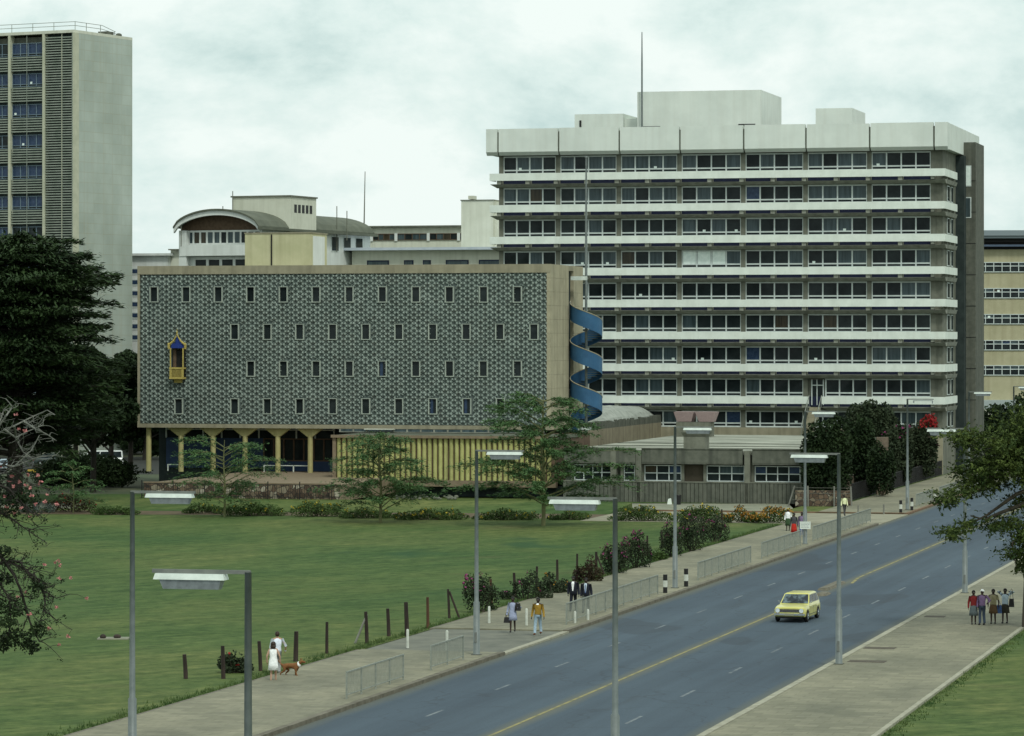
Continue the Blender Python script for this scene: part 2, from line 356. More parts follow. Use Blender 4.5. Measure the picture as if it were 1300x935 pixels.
pave('pavement', -45.6, -39.28, 40, bR0); pave('pavement', -45.6, -39.28, bR1, bS0); pave('pavement', -46.4, -39.28, bS1, 420)
pave('pavement', -24.02, -18.4, 40, 420)
mb = MB(); mb.box(-45.6, -39.0, bR0 + .01, bR1 - .01, .0, .07); o = mb.build('driveway', patch_m); o.rotation_euler = (0, 0, -TH); struct(o)
mb = MB(); mb.box(-62, -39.0, bS0 + .01, bS1 - .01, .0, .05); o = mb.build('side_road', dust_m); o.rotation_euler = (0, 0, -TH); struct(o)
def kerb(name, a0, a1, b0, b1, h, m):
    mb = MB(); b = b0; i = 0
    while b < b1 - .05:
        e = min(b + .92, b1); mb.box(a0, a1, b + .006, e - .006, 0, h + R.uniform(-.004, .004)); b = e
    o = mb.build(name, m); o.rotation_euler = (0, 0, -TH); return struct(o)
kerb('kerb', -39.275, -39.0, 40, bR0, .155, kerb_d); kerb('kerb', -39.275, -39.0, bR1, bS0, .155, kerb_d); kerb('kerb', -39.275, -39.0, bS1, 330, .155, kerb_r)
kerb('kerb', -39.275, -38.97, bR0, bR1, .09, tile_m)
kerb('kerb', -24.3, -24.025, 40, 330, .15, tile_m)
mb = MB(); mb.box(-62, -39.3, bS1, bS1 + .25, 0, .17); o = mb.build('kerb', kerb_r); o.rotation_euler = (0, 0, -TH); struct(o)
mb = MB(); mb.box(-45.86, -45.6, 40, bR0, 0, .10); mb.box(-45.86, -45.6, bR1, bS0, 0, .10); o = mb.build('lawn_edging', kerb_d); o.rotation_euler = (0, 0, -TH); struct(o)
mb = MB(); mb.box(-18.4, -18.2, 40, 420, 0, .15); o = mb.build('verge_edging', tile_m); o.rotation_euler = (0, 0, -TH); struct(o)
# painted markings
paint_w = mat('worn_white_line', (0.055, 0.075, 0.095), (0.18, 0.205, 0.215), scale=1.6, contrast=(.3, .6))
paint_y = mat('worn_yellow_line', (0.08, 0.09, 0.07), (0.26, 0.23, 0.10), scale=1.1, contrast=(.28, .55))
mb = MB()
bd = ab(G(988.5, 826))[1]
for i in range(-12, 26):
    b = bd + i * 10.0; mb.quad([(-27.85, b - 1.35, 0), (-27.72, b - 1.35, 0), (-27.72, b + 1.35, 0), (-27.85, b + 1.35, 0)])
bd = ab(G(1046.6, 714.6))[1]
for i in range(-18, 20):
    b = bd + i * 10.2; mb.quad([(-35.55, b - 1.2, 0), (-35.42, b - 1.2, 0), (-35.42, b + 1.2, 0), (-35.55, b + 1.2, 0)])
o = mb.build('lane_markings', paint_w); o.location = (0, 0, .012); o.rotation_euler = (0, 0, -TH); struct(o)
b1 = ab(G(1020, 760))[1]; b2 = ab(G(1075, 741))[1]
mb = MB(); mb.quad([(-31.65, 30, 0), (-31.52, 30, 0), (-31.52, b1, 0), (-31.65, b1, 0)])
mb.quad([(-31.3, b2, 0), (-31.12, b2, 0), (-31.5, b2 + 5, 0), (-31.68, b2 + 5, 0)])
mb.quad([(-31.65, b2 + 5, 0), (-31.52, b2 + 5, 0), (-31.52, 420, 0), (-31.65, 420, 0)])
o = mb.build('centre_line', paint_y); o.location = (0, 0, .012); o.rotation_euler = (0, 0, -TH); struct(o)
# lawns
lawnpts = [AB(-45.86, 60), AB(-45.86, ab(G(1000, 668))[1]), G(1000, 650), G(560, 648), G(100, 646), G(-400, 646), (-110, 60, 0)]
sheet('lawn', lawnpts, lawn_m, .02)
sheet('grass_bank', [G(1070, 645), AB(-46.4, bS1 - 6), G(1062, 632), G(430, 628), G(-300, 628), G(-300, 639.5), G(430, 639.5), G(1000, 639.5)], lawn_m, .03)
sheet('path', [G(-300, 647), G(430, 648.5), G(1010, 650), G(1052, 655), G(1020, 640), G(430, 639), G(-300, 640)], path_m, .012)
sheet('flower_bed', [G(-250, 652), G(300, 654.5), G(700, 659), G(1010, 664), G(1003, 655), G(560, 652), G(100, 648.5), G(-250, 648)], soil_m, .026)
o = MB().quad([(-18.2, 40, 0), (60, 40, 0), (60, 420, 0), (-18.2, 420, 0)]).build('verge_grass', lawn_m); o.location = (0, 0, .05); o.rotation_euler = (0, 0, -TH); struct(o)
o = MB().quad([(-49.5, bS1 + .4, 0), (-46.4, bS1 + .4, 0), (-46.4, 420, 0), (-49.5, 420, 0)]).build('grass_strip', lawn_m); o.location = (0, 0, .05); o.rotation_euler = (0, 0, -TH); struct(o)
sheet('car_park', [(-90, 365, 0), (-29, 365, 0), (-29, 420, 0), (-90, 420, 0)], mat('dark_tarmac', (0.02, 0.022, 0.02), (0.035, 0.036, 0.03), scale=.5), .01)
# short grass tufts along the lawn edges
mb = MB()
def tuft(p, h=.16, n=5):
    for _ in range(n):
        a = R.uniform(0, 6.28); w = .02; x = p[0] + R.uniform(-.1, .1); y = p[1] + R.uniform(-.1, .1)
        mb.quad([(x - w * math.sin(a), y + w * math.cos(a), p[2]), (x + w * math.sin(a), y - w * math.cos(a), p[2]), (x + R.uniform(-.06, .06), y + R.uniform(-.06, .06), p[2] + h * R.uniform(.5, 1.2))])
for i in range(4200):
    b = R.uniform(90, 262); p = AB(-45.95 - abs(R.gauss(0, .35)), b, .02); tuft(p, R.uniform(.06, .2), 3)
for i in range(1500):
    b = R.uniform(120, 260); tuft(AB(-18.1 + abs(R.gauss(0, .3)), b, .05), R.uniform(.06, .15), 3)
for i in range(0):
    Y = R.uniform(110, 280); X = R.uniform(-110, 0) if Y > 180 else R.uniform(-60, 0)
    p = Vector((X, Y, .02))
    if ab(p)[0] > -46: continue
    tuft(p, R.uniform(.04, .12), 2)
struct(mb.build('grass_blades', leafmat('grass_blades_green', (0.035, 0.075, 0.02), (0.09, 0.13, 0.04), .3)), 'stuff')

# ---------------------------------------------------------------- window helper
def window_grid(root, xs, z0, z1, y, fr=.09, trans=None, depth=.12, seed=0, glass=None, name='window', frm=None, prob=(.50, .86, .93, .96)):
    """one window: a frame with its mullions (part) and its panes (sub-part); xs = mullion positions"""
    f = MB()
    for x in xs: f.box(x - fr / 2, x + fr / 2, y - depth, y, z0, z1)
    f.box(xs[0], xs[-1], y - depth + .01, y - .005, z0, z0 + fr); f.box(xs[0], xs[-1], y - depth + .01, y - .005, z1 - fr, z1)
    if trans: f.box(xs[0], xs[-1], y - depth + .01, y - .005, trans - fr * .5, trans + fr * .5)
    w = f.build(name, frm or winframe, root)
    g = MB(); q = random.Random(seed)
    for i in range(len(xs) - 1):
        t = q.random()
        mi = glass if glass is not None else (0 if t < prob[0] else 1 if t < prob[1] else 3 if t < prob[2] else 4 if t < prob[3] else 0)
        tilt = q.uniform(-.02, .02)
        zt = trans or z0
        g.quad([(xs[i], y - .03 - tilt, zt), (xs[i + 1], y - .03 + tilt, zt), (xs[i + 1], y - .03 + tilt * .5, z1), (xs[i], y - .03 - tilt * .5, z1)], mi)
        if trans: g.quad([(xs[i], y - .03, z0), (xs[i + 1], y - .03, z0), (xs[i + 1], y - .03, zt), (xs[i], y - .03, zt)], 0)
        if q.random() < .10 and trans:      # a papers-and-pots sill line
            xx = q.uniform(xs[i] + .2, xs[i + 1] - .5); g.box(xx, xx + .3, y - .045, y - .035, zt, zt + .28, 2)
    g.build('pane', [glassA, glassB, glassC, glassD, glassE], w)
    return w

# ---------------------------------------------------------------- THE OFFICE TOWER WITH WHITE BALCONIES
T = Fr(634, 375)
T.__init__(634, 363 + T.s * 45.0)
troot = thing('office_tower', 'wide grey concrete office block with eight white balcony bands and white roof parapet', 'office building', (T.X, T.Y, 0), -TH)
joints = [632, 709, 786, 863, 944, 1023, 1104, 1185.6]
Dof = 1.0
TW = T.lx(1197); TD = 25.0
jl = [T.lx(p) for p in joints]; jl[0] = 0.25
pz1 = 36.05; pz0 = 33.25; PITCH = 3.33; Z1 = 31.34
mb = MB(); mb.box(0.02, TW, .02, TD, 0, 33.4); mb.build('wall', concrete, troot)
# columns between the bays
mb = MB()
for i, x in enumerate(jl):
    w = .24 if i < 7 else .3
    mb.box(x - w, x + w, -.22, .02, 0, 33.24)
mb.box(jl[-1] + .3, TW - .01, -.16, .02, 0, 33.24)
mb.build('column', concrete, troot)
# parapet: separate white panels with dark joints
OH = 1.25
mb = MB(); mb.box(-1.0, TW + .35, -OH + .25, TD + .3, pz0 + .25, pz1 - .35, 0); mb.build('roof_slab', concrete, troot)
xe = [T.lx(617, -OH)] + [T.lx(p, -OH) for p in joints] + [T.lx(1203, -OH)]
for i in range(len(xe) - 1):
    a, b = xe[i] + .09, xe[i + 1] - .09
    if i == len(xe) - 2: b = xe[-1]
    if i == 0: a = xe[0]
    m_ = MB(); m_.hexa([(a, -OH + .35, pz0), (b, -OH + .35, pz0), (b, -OH + .7, pz0), (a, -OH + .7, pz0)],
                       [(a, -OH + .0, pz0 + .35), (b, -OH + .0, pz0 + .35), (b, -OH + .7, pz0 + .35), (a, -OH + .7, pz0 + .35)])
    m_.box(a, b, -OH, -OH + .7, pz0 + .352, pz1 + R.uniform(-.02, .02))
    m_.build('parapet_panel', white_par, troot)
for i in range(4):
    y0 = -OH + .71 + i * 6.6; y1 = y0 + 6.5
    m_ = MB(); m_.box(xe[-1] - .7, xe[-1], y0, y1, pz0 + .1, pz1 - .01); m_.build('parapet_panel', white_par, troot)
m_ = MB(); m_.box(xe[0], xe[0] + .7, -OH + .71, TD, pz0 + .1, pz1 - .01); m_.build('parapet_panel', white_par, troot)
# balconies
BX0 = T.lx(621.5, -1.3); BX1 = T.lx(1200, -1.3); door_gap = (T.lx(1026.5, -1.3), T.lx(1043, -1.3))
for k in range(8):
    zt = Z1 - PITCH * k
    z_b = zt - .76
    segs = [(BX0, BX1)] if k < 7 else [(BX0, door_gap[0]), (door_gap[1], BX1)]
    bal = MB()
    # concrete slab, sloping soffit
    for (a, b) in segs:
        bal.hexa([(a + .5, .0, zt - 1.5), (b, .0, zt - 1.5), (b, -.75, zt - 1.42), (a + .5, -.75, zt - 1.42)][::-1],
                 [(a, .0, zt - 1.06), (b, .0, zt - 1.06), (b, -1.15, zt - 1.13), (a, -1.15, zt - 1.13)][::-1])
    bal.hexa([(TW, -.7, zt - 1.5), (TW + .3, -.7, zt - 1.45), (TW + .3, 8.6, zt - 1.45), (TW, 8.6, zt - 1.5)],
             [(TW, -1.1, zt - 1.05), (BX1 + .02, -1.1, zt - 1.05), (BX1 + .02, 8.6, zt - 1.05), (TW, 8.6, zt - 1.05)])
    B = bal.build('balcony', slab_m, troot)
    wb = MB()
    for (a, b) in segs:
        n = max(1, round((b - a) / 3.2)); 
        for i in range(n):
            wb.box(a + (b - a) * i / n + .004, a + (b - a) * (i + 1) / n - .004, -1.32, -1.20, z_b, zt + R.uniform(-.006, .006))
    wb.box(BX1 - .12, BX1, -1.19, 8.6, z_b, zt - .003)
    wb.box(BX0, BX0 + .12, -1.19, 1.0, z_b, zt - .003)
    wb.build('balustrade', white_band, B)
    bk = MB()
    for i in range(7):
        for x in (jl[i], (jl[i] + jl[i + 1]) / 2): bk.box(x - .22, x + .22, -1.19, -.02, zt - 1.15, z_b + .10)
    bk.box(jl[7] - .16, jl[7] + .16, -1.19, -.02, zt - 1.055, z_b + .16)
    for y in (1.5, 4.2, 7.0): bk.box(TW + .01, BX1 - .13, y, y + .3, zt - 1.045, z_b + .16)
    bk.box(jl[0] - .2, BX1 - .14, -.15, -.03, zt - 1.16, zt - 1.12); bk.build('bracket', slab_m, B)
    nb = MB(); nb.box(.3, TW - .4, -.09, -.01, zt - 1.06, zt - .02); nb.build('spandrel_panel', navy, B)
    # side windows and door behind the side balcony
    for (y0, y1, zz) in ((3.2, 5.0, .0), (6.2, 7.8, .0)):
        sw = MB(); sw.box(TW, TW + .06, y0, y1, zt - 3.2, zt - 1.55); 
        s_ = sw.build('window', winframe, troot); MB().box(TW + .061, TW + .07, y0 + .12, y1 - .12, zt - 3.1, zt - 1.65).build('pane', glassA, s_)
# windows, nine storeys of seven
for k in range(9):
    zt = Z1 - PITCH * k
    for i in range(7):
        a = jl[i] + .26; b = jl[i + 1] - (.26 if i < 6 else .32)
        if k == 8 and i == 5: pass
        xs = [a + (b - a) * j / 4 for j in range(5)]
        z_0 = zt - .06 if k < 8 else zt + .1
        z_1 = zt + 1.84
        if k == 7 and i == 5: xs = [door_gap[1] + .25 + (b - door_gap[1] - .25) * j / 3 for j in range(4)]
        g = None; 
        pr = (.25, .95, .96, .97) if k == 0 else (.50, .92, .93, .96) if k < 4 else (.74, .95, .965, .98)
        w = window_grid(troot, xs, z_0, z_1, -.02, trans=z_0 + .42, seed=k * 31 + i * 7 + 3, prob=pr, fr=.14)
        if k == 3 and i == 3:
            wv = MB()
            for j in range(3): wv.box(xs[j] + .1, xs[j + 1] - .1, -.075, -.06, z_0 + .46, z_1 - .1)
            wv.build('blind', glassC, w)
# entrance door and outside steps through the lowest balcony
z8 = Z1 - PITCH * 7
dr = MB(); dr.box(door_gap[0] + .1, door_gap[0] + .2, -.2, -.02, z8 - .9, z8 + 1.75); dr.box(door_gap[1] - .05, door_gap[1] + .05, -.2, -.02, z8 - .9, z8 + 1.75); dr.box(door_gap[0] + .65, door_gap[0] + .73, -.2, -.02, z8 - .9, z8 + 1.75); dr.box(door_gap[0] + .2, door_gap[1] - .05, -.19, -.02, z8 + 1.1, z8 + 1.2)
d_ = dr.build('door', winframe, troot); MB().box(door_gap[0] + .2, door_gap[1] - .05, -.08, -.06, z8 - .9, z8 + 1.7).build('pane', glassA, d_)
stp = MB()
for i in range(16): stp.box(door_gap[0] + .15, door_gap[1] - .1, -1.4 - .3 * (i + 1), -1.4 - .3 * i, z8 - 1.3 - .19 * (i + 1), z8 - 1.1 - .19 * i)
stp.build('steps', beige, troot)
stp = MB()
for x in (door_gap[0] + .05, door_gap[1]):
    stp.tube([(x, -1.3, z8 + .1), (x, -6.2, z8 - 3.0)], .04, 6)
    for i in range(6): stp.tube([(x, -1.3 - i * .95, z8 + .1 - i * .6), (x, -1.3 - i * .95, z8 - 1.1 - i * .6)], .025, 5)
stp.build('handrail', rail_m, troot)
# low windows / wall below the last balcony is covered by the ninth window row; plinth
MB().box(-.02, TW + .02, -.35, -.02, 0, Z1 - PITCH * 8 + .08).build('plinth', beige, troot)
# concrete stair shaft on the right side
sy0, sy1 = 12.0, 19.5; sx1 = TW + 1.9
sh = MB(); sh.box(TW, sx1, sy0, sy1, 0, 34.7)
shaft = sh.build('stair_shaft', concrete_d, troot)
for k in range(0, 2):
    zt = Z1 - PITCH * k
    w = MB(); w.box(sx1 - 1.15, sx1 - .45, sy0 - .06, sy0 - .005, zt - 1.3, zt + .9); w_ = w.build('window', winframe, shaft)
    MB().box(sx1 - 1.05, sx1 - .55, sy0 - .07, sy0 - .062, zt - 1.2, zt + .8).build('pane', glassC if k == 0 else glassB, w_)
gr = MB()
for k in range(10): gr.box(TW - .01, sx1 + .03, sy0 - .03, sy0 + .02, 3.3 * k + .9, 3.3 * k + .96)
gr.build('joint', black_iron, shaft)
MB().box(TW, TW + .9, sy0 - 1.6, sy0 - .04, 0, 33.2).build('recess', screen_b, troot)
# roof structures
def roofbox(x0, x1, d0, dep, pyt, m=white_par, extra=None):
    a = T.lx(x0, d0); b = T.lx(x1, d0); zt = T.lz(x0, pyt, d0)
    o = MB().box(a, b, d0, d0 + dep, pz1 - 1.2, zt).build('plant_room', m, troot)
    return o, a, b, zt
o_, a_, b_, z_ = roofbox(809, 966, 6.5, 12.5, 117)
MB().box(a_ + .5, a_ + 2.5, 6.42, 6.49, pz1 + .25, pz1 + .5).box(b_ - 2.4, b_ - .6, 6.42, 6.49, pz1 + .35, pz1 + .6).build('vent_slot', black_iron, o_)
o_, a_, b_, z_ = roofbox(729.5, 791, 7.5, 9, 145.5)
MB().box(a_ + .55, a_ + .75, 7.42, 7.49, pz1 + .6, pz1 + 1.3).build('vent_slot', black_iron, o_)
MB().box(T.lx(791, 7.5), T.lx(806, 7.5), 8.5, 14, pz1 - 1, T.lz(800, 151, 8.5)).build('plant_room', white_par, troot)
MB().box(T.lx(790, 7.5), T.lx(806, 7.5), 8.3, 8.49, pz1 - .2, pz1 + .25).build('vent_slot', black_iron, troot)
o_, a_, b_, z_ = roofbox(1035.5, 1082, 5, 9, 138)
MB().box(a_ + .9, a_ + 3.0, 4.92, 4.99, pz1 + .15, pz1 + .36).build('vent_slot', black_iron, o_)
xa = T.lx(815, 6)
MB().tube([(xa, 6, pz1), (xa, 6, T.lz(815, 80, 6)), (xa, 6, T.lz(815, 41, 6))], [.11, .09, .05], 8).build('mast', white_metal, troot)

# ---------------------------------------------------------------- THE PATTERNED BUILDING
B = Fr(175, 327)
broot = thing('patterned_building', 'low grey building clad in star patterned screen blocks on yellow columns', 'building', (B.X, B.Y, 0), -TH)
BW = B.lx(699); BD = B.side(740, BW)
bz1 = B.lz(175, 338); bz0 = B.lz(175, 545); fz1 = B.lz(178, 349.5); fz0 = B.lz(178, 539)
bz1 = B.lz(430, 336.8); bz0 = B.lz(430, 544.5); fz1 = B.lz(430, 347.6); fz0 = B.lz(430, 539.5)
print('patterned', BW, BD, bz0, bz1)
sl0 = B.side(722, BW); sl1 = B.side(728, BW)
mb = MB(); mb.box(.3, BW - .35, .16, BD, bz0 + .3, bz1 - .5); mb.build('screen_backing', screen_b, broot)
mb = MB(); mb.box(0, BW, -.12, .16, fz1, bz1); mb.box(0, BW, .16, BD, bz1 - .49, bz1 - .1); mb.build('roof_parapet', beige, broot)
mb = MB(); mb.box(0, .22, -.1, .3, fz0, fz1 - .003); mb.build('edge_frame', beige, broot)
mb = MB(); mb.box(0, BW, -.14, .18, bz0, fz0 - .003); mb.build('edge_beam', beige, broot)
mb = MB(); mb.box(0, BW - .3, .18, BD, bz0 + .02, bz0 + .28); mb.build('soffit', concrete_d, broot)
# side wall of tall cladding slabs, split by the dark door slot
mb = MB()
def slabs(d0, d1, n):
    for i in range(n):
        a = d0 + (d1 - d0) * i / n; b = d0 + (d1 - d0) * (i + 1) / n
        for j in range(12):
            za = bz0 + (bz1 - bz0) * j / 12; zb = bz0 + (bz1 - bz0) * (j + 1) / 12
            mb.box(BW - .34, BW + R.uniform(0, .012), a + .012, b - .012, za + .006, zb - .006)
slabs(-.11, sl0, 6); slabs(sl1, BD, 5)
mb.box(BW - .35, BW - .02, -.1, BD, bz1 - .3, bz1 - .01)
mb.build('side_cladding', beige_side, broot)
mb = MB(); mb.box(BW - .5, BW - .3, sl0, sl1, bz0, bz1 - .5); mb.build('door_recess', screen_b, broot)
# windows
rows = [(374, [195.6, 236.4, 277.2, 318.2, 359.8, 401.4, 443.5, 485.6, 528, 570.6, 614, 657]),
        (421.5, [298, 339.5, 380.5, 422.5, 464.5, 506.5, 549.5, 592, 634.6, 678]),
        (468.3, [318.5, 360, 401.5, 443.5, 485.5, 528, 570.8, 613.7, 657]),
        (516, [227, 298, 339.5, 380.5, 422.5, 464.5, 506.5, 549.5, 592.6, 635.6])]
holes = []
wi = 0
for py, xs in rows:
    for px in xs:
        lx = B.lx(px); zc = B.lz(px, py)
        w2 = .33; h2 = .66
        holes.append((lx, zc, w2 + .12, h2 + .12))
        f = MB()
        f.box(lx - w2 - .1, lx - w2, -.10, .14, zc - h2, zc + h2); f.box(lx + w2, lx + w2 + .1, -.10, .14, zc - h2, zc + h2)
        f.box(lx - w2 - .1, lx + w2 + .1, -.11, .14, zc + h2, zc + h2 + .06); f.box(lx - w2 - .1, lx + w2 + .1, -.12, .14, zc - h2 - .08, zc - h2)
        fo = f.build('window', screen_m, broot); fo.data.materials[0] = winframe_dull if 'winframe_dull' in globals() else mat('dull_window_surround', (0.27, 0.31, 0.27), (0.36, 0.40, 0.34), scale=3)
        g = MB(); q = R.random(); mi = 0
        if q < .03 or px in (485.5, 549.5) and py > 460 or (px, py) == (592.6, 516): 
            g.box(lx - w2 + .1, lx + .02, .05, .07, zc - h2, zc + h2, 1)
        g.box(lx - w2, lx + w2, .08, .10, zc - h2, zc + h2, 0)
        g.build('pane', [glassA, glassD], fo)
# oriel window position
ox = B.lx(227); oz0 = B.lz(227, 482); oz1 = B.lz(227, 443)
holes.append((ox, (oz0 + oz1) / 2, .75, (oz1 - oz0) / 2))
# star and hexagon lattice of cast blocks
S_ = .475                                    # hexagon cell pitch across
h_ = S_ * math.sqrt(3) / 2
scr = MB()
def bar(x0, z0, x1, z1, w, y0, y1, m=0):
    dx, dz = x1 - x0, z1 - z0; l = math.hypot(dx, dz); nx, nz = -dz / l * w / 2, dx / l * w / 2
    scr.hexa([(x0 + nx, y1, z0 + nz), (x1 + nx, y1, z1 + nz), (x1 - nx, y1, z1 - nz), (x0 - nx, y1, z0 - nz)],
             [(x0 + nx, y0, z0 + nz), (x1 + nx, y0, z1 + nz), (x1 - nx, y0, z1 - nz), (x0 - nx, y0, z0 - nz)], m)
def inhole(x, z, m=.0):
    return any(abs(x - hx) < hw + m and abs(z - hz) < hh + m for hx, hz, hw, hh in holes)
S_ = .48; hx_ = S_ * math.sqrt(3) / 2
nx = int(BW / hx_) + 1; ny = int((fz1 - fz0) / S_) + 1
for i in range(nx + 1):
    for j in range(ny + 1):
        cx = .3 + i * hx_; cz = fz0 + .1 + j * S_ + (S_ / 2 if i % 2 else 0)
        if cx > BW - .3 or cz > fz1 - .02 or cx < .26: continue
        if inhole(cx, cz, .04): continue
        r = S_ / math.sqrt(3)
        pts = [(cx + r * math.cos(math.pi / 3 * k), cz + r * math.sin(math.pi / 3 * k)) for k in range(6)]
        dy = R.uniform(-.02, .015); mm = R.choices((0, 1, 2), (7, 1.6, 2.6))[0]
        for k in range(3):
            x0, z0 = pts[k]; x1, z1 = pts[k + 1]
            mx, mz = (x0 + x1) / 2, (z0 + z1) / 2
            if .22 < mx < BW - .22 and fz0 < mz < fz1 and not inhole(mx, mz): bar(x0, z0, x1, z1, .055, -.05 + dy, .1, mm)
        for k in range(6):
            x0, z0 = pts[k]; bar(x0, z0, x0 + (cx - x0) * .60, z0 + (cz - z0) * .60, .05, -.02 + dy, .1, mm)
            if k < 2 and inhole(x0, z0) is False: scr.box(x0 - .055, x0 + .055, -.075, -.04, z0 - .055, z0 + .055, 1)
scr.build('patterned_screen', [screen_m, screen_l, screen_k], broot)
MB().box(.22, BW - .34, .1, .155, fz0, fz1).build('screen_recess', mat('screen_recess_grey', (0.085, 0.108, 0.102), (0.125, 0.15, 0.14), scale=.4), broot)
# yellow carved oriel with blue head
yo = mat('ochre_carving', (0.36, 0.28, 0.07), (0.46, 0.38, 0.12), scale=6)
om = MB(); w = .66
zb = B.lz(227, 480); zs = B.lz(227, 467.5); zt = B.lz(227, 442); zp = B.lz(227, 424)
for x in (-w, w - .1): om.box(ox + x, ox + x + .1, -.6, -.5, zs, zt)
om.box(ox - w - .05, ox + w + .05, -.66, -.0, zs - .09, zs + .06); om.box(ox - w - .05, ox + w + .05, -.66, 0, zb - .1, zb + .06)
for i in range(11): x = ox - w + .1 + i * (2 * w - .2) / 10; om.box(x - .025, x + .025, -.62, -.57, zb + .05, zs - .08)
om.box(ox - w - .02, ox - w + .16, -.64, -.55, zb + .05, zs - .08); om.box(ox + w - .16, ox + w + .02, -.64, -.55, zb + .05, zs - .08)
for sx in (-1, 1):
    om.tube([(ox + sx * (w + .12), -.5, zt - .1), (ox + sx * (w + .16), -.5, zt + .15), (ox + sx * (w + .02), -.5, zt + .38), (ox + sx * .38, -.5, zt + .62), (ox + sx * .16, -.5, zt + .95), (ox, -.5, zt + 1.3)], [.1, .13, .11, .08, .06, .05], 7)
    om.ell((ox + sx * (w + .14), -.52, zt + .3), (.12, .1, .17)); om.ell((ox + sx * .34, -.52, zt + .66), (.09, .08, .1))
om.tube([(ox, -.5, zt + 1.2), (ox, -.5, zt + 1.75)], [.07, .02], 6); om.ell((ox, -.5, zt + 1.42), (.09, .09, .09))
om.box(ox - .35, ox + .35, -.3, 0, zb - .45, zb - .1)
orl = om.build('oriel_window', yo, broot)
hd = MB(); hd.hexa([(ox - w + .05, -.47, zt - .02), (ox + w - .05, -.47, zt - .02), (ox + w - .05, 0, zt - .02), (ox - w + .05, 0, zt - .02)], [(ox - w + .15, -.47, zt + .42), (ox + w - .15, -.47, zt + .42), (ox + w - .15, 0, zt + .42), (ox - w + .15, 0, zt + .42)])
hd.hexa([(ox - .2, -.47, zt + .425), (ox + .2, -.47, zt + .425), (ox + .2, 0, zt + .425), (ox - .2, 0, zt + .425)], [(ox - .03, -.47, zt + 1.0), (ox + .03, -.47, zt + 1.0), (ox + .03, 0, zt + 1.0), (ox - .03, 0, zt + 1.0)])
hd.build('canopy', blue_in, orl)
MB().box(ox - w, ox + w, .05, .09, zb, zt).build('opening', black_iron, orl)
MB().box(ox - w + .12, ox - .25, .0, .04, zs, zt - .05).build('shutter', wood_fr, orl)
# colonnade
colz0 = 1.74
for px in (188.8, 229.8, 270.6, 311.2, 352.8, 394):
    x = B.lx(px, .6); cb = MB()
    ysh = .6
    cb.tube([(x, ysh, colz0), (x, ysh, bz0 - (.65 if px > 200 else .01))], .245, 12)
    if px > 200:
        for sx in (-1, 1):
            cb.hexa([(x + sx * .0, ysh - .22, bz0 - .75), (x + sx * .26, ysh - .22, bz0 - .75), (x + sx * .26, ysh + .22, bz0 - .75), (x, ysh + .22, bz0 - .75)],
                    [(x + sx * .0, ysh - .22, bz0 - .01), (x + sx * 1.25, ysh - .22, bz0 - .01), (x + sx * 1.25, ysh + .22, bz0 - .01), (x, ysh + .22, bz0 - .01)])
    c_ = cb.build('column', yellow_col, broot); smooth_by_angle(c_)
# wall behind the colonnade
yb = 4.0
xb0 = B.lx(211, yb); xb1 = B.lx(335, yb); xb2 = B.lx(424, yb)
MB().box(xb0, xb1, yb, yb + .2, B.lz(250, 594, yb), B.lz(250, 556, yb)).build('blue_wall', blue_panel, broot)
MB().box(xb1, xb2, yb, yb + .15, colz0, B.lz(380, 586, yb)).build('blue_dado', blue_panel, broot)
cl = MB()
n = 9
for i in range(n + 1): x = xb0 + (xb2 - xb0) * i / n; cl.box(x - .06, x + .06, yb - .02, yb + .08, B.lz(250, 556, yb) + .0, bz0)
cl.box(xb0, xb2, yb - .01, yb + .07, bz0 - .3, bz0 - .2)
cw = cl.build('window', winframe, broot); MB().box(xb0, xb2, yb + .09, yb + .12, B.lz(250, 556, yb), bz0).build('pane', glassA, cw)
cl = MB(); n = 7; z0_ = B.lz(380, 586, yb); z1_ = B.lz(380, 557, yb)
for i in range(n + 1): x = xb1 + (xb2 - xb1) * i / n; cl.box(x - .07, x + .07, yb - .03, yb + .07, z0_, z1_)
cl.box(xb1, xb2, yb - .028, yb + .06, z0_, z0_ + .12); cl.box(xb1, xb2, yb - .028, yb + .06, z1_ - .1, z1_)
cw = cl.build('window', wood_fr, broot); MB().box(xb1, xb2, yb + .08, yb + .1, z0_, z1_).build('pane', glassA, cw)
MB().box(.5, BW - 1, yb + .3, BD - .3, .2, bz0).build('ground_floor', screen_b, broot)
for (p0, p1) in ((336, 392), (214, 228)):
    bn = MB()
    a, b = B.lx(p0, 2.2), B.lx(p1, 2.2); zz = colz0 + .62
    bn.box(a, b, 2.0, 2.1, zz - .08, zz)
    for i in range(4 if p0 > 300 else 2): x = a + (b - a) * i / (3 if p0 > 300 else 1); bn.box(x - .05, x + .05, 2.0, 2.1, colz0, zz)
    bn.build('barrier_rail', white_band, broot)
# terrace with rubble stone wall and iron railing
ty0 = (303 - B.Y) / CT; 
def tzz(px, py, d): return B.lz(px, py, d)
tx0 = B.lx(184, ty0); tx1 = B.lx(432, ty0)
MB().box(tx0, tx1, ty0 + .02, yb + 1, .4, colz0).build('terrace', brownterr, broot)
MB().box(tx0 - .02, tx1, ty0 - .18, ty0 + .02, 0, colz0 + .02).build('stone_wall', stone_m, broot)
MB().box(tx0 - .05, tx1, ty0 - .22, ty0 + .12, colz0 + .022, colz0 + .13).build('coping', brownterr, broot)
ir = MB()
zt_ = 1.9; y_ = ty0 - .75
n = int((tx1 - tx0) / .2)
for i in range(n): x = tx0 + i * .2; ir.box(x - .012, x + .012, y_ - .012, y_ + .012, .55, zt_ - .12 + (0.22 if i % 14 == 0 else 0))
ir.box(tx0, tx1, y_ - .02, y_ + .02, zt_ - .16, zt_ - .12); ir.box(tx0, tx1, y_ - .02, y_ + .02, .7, .74)
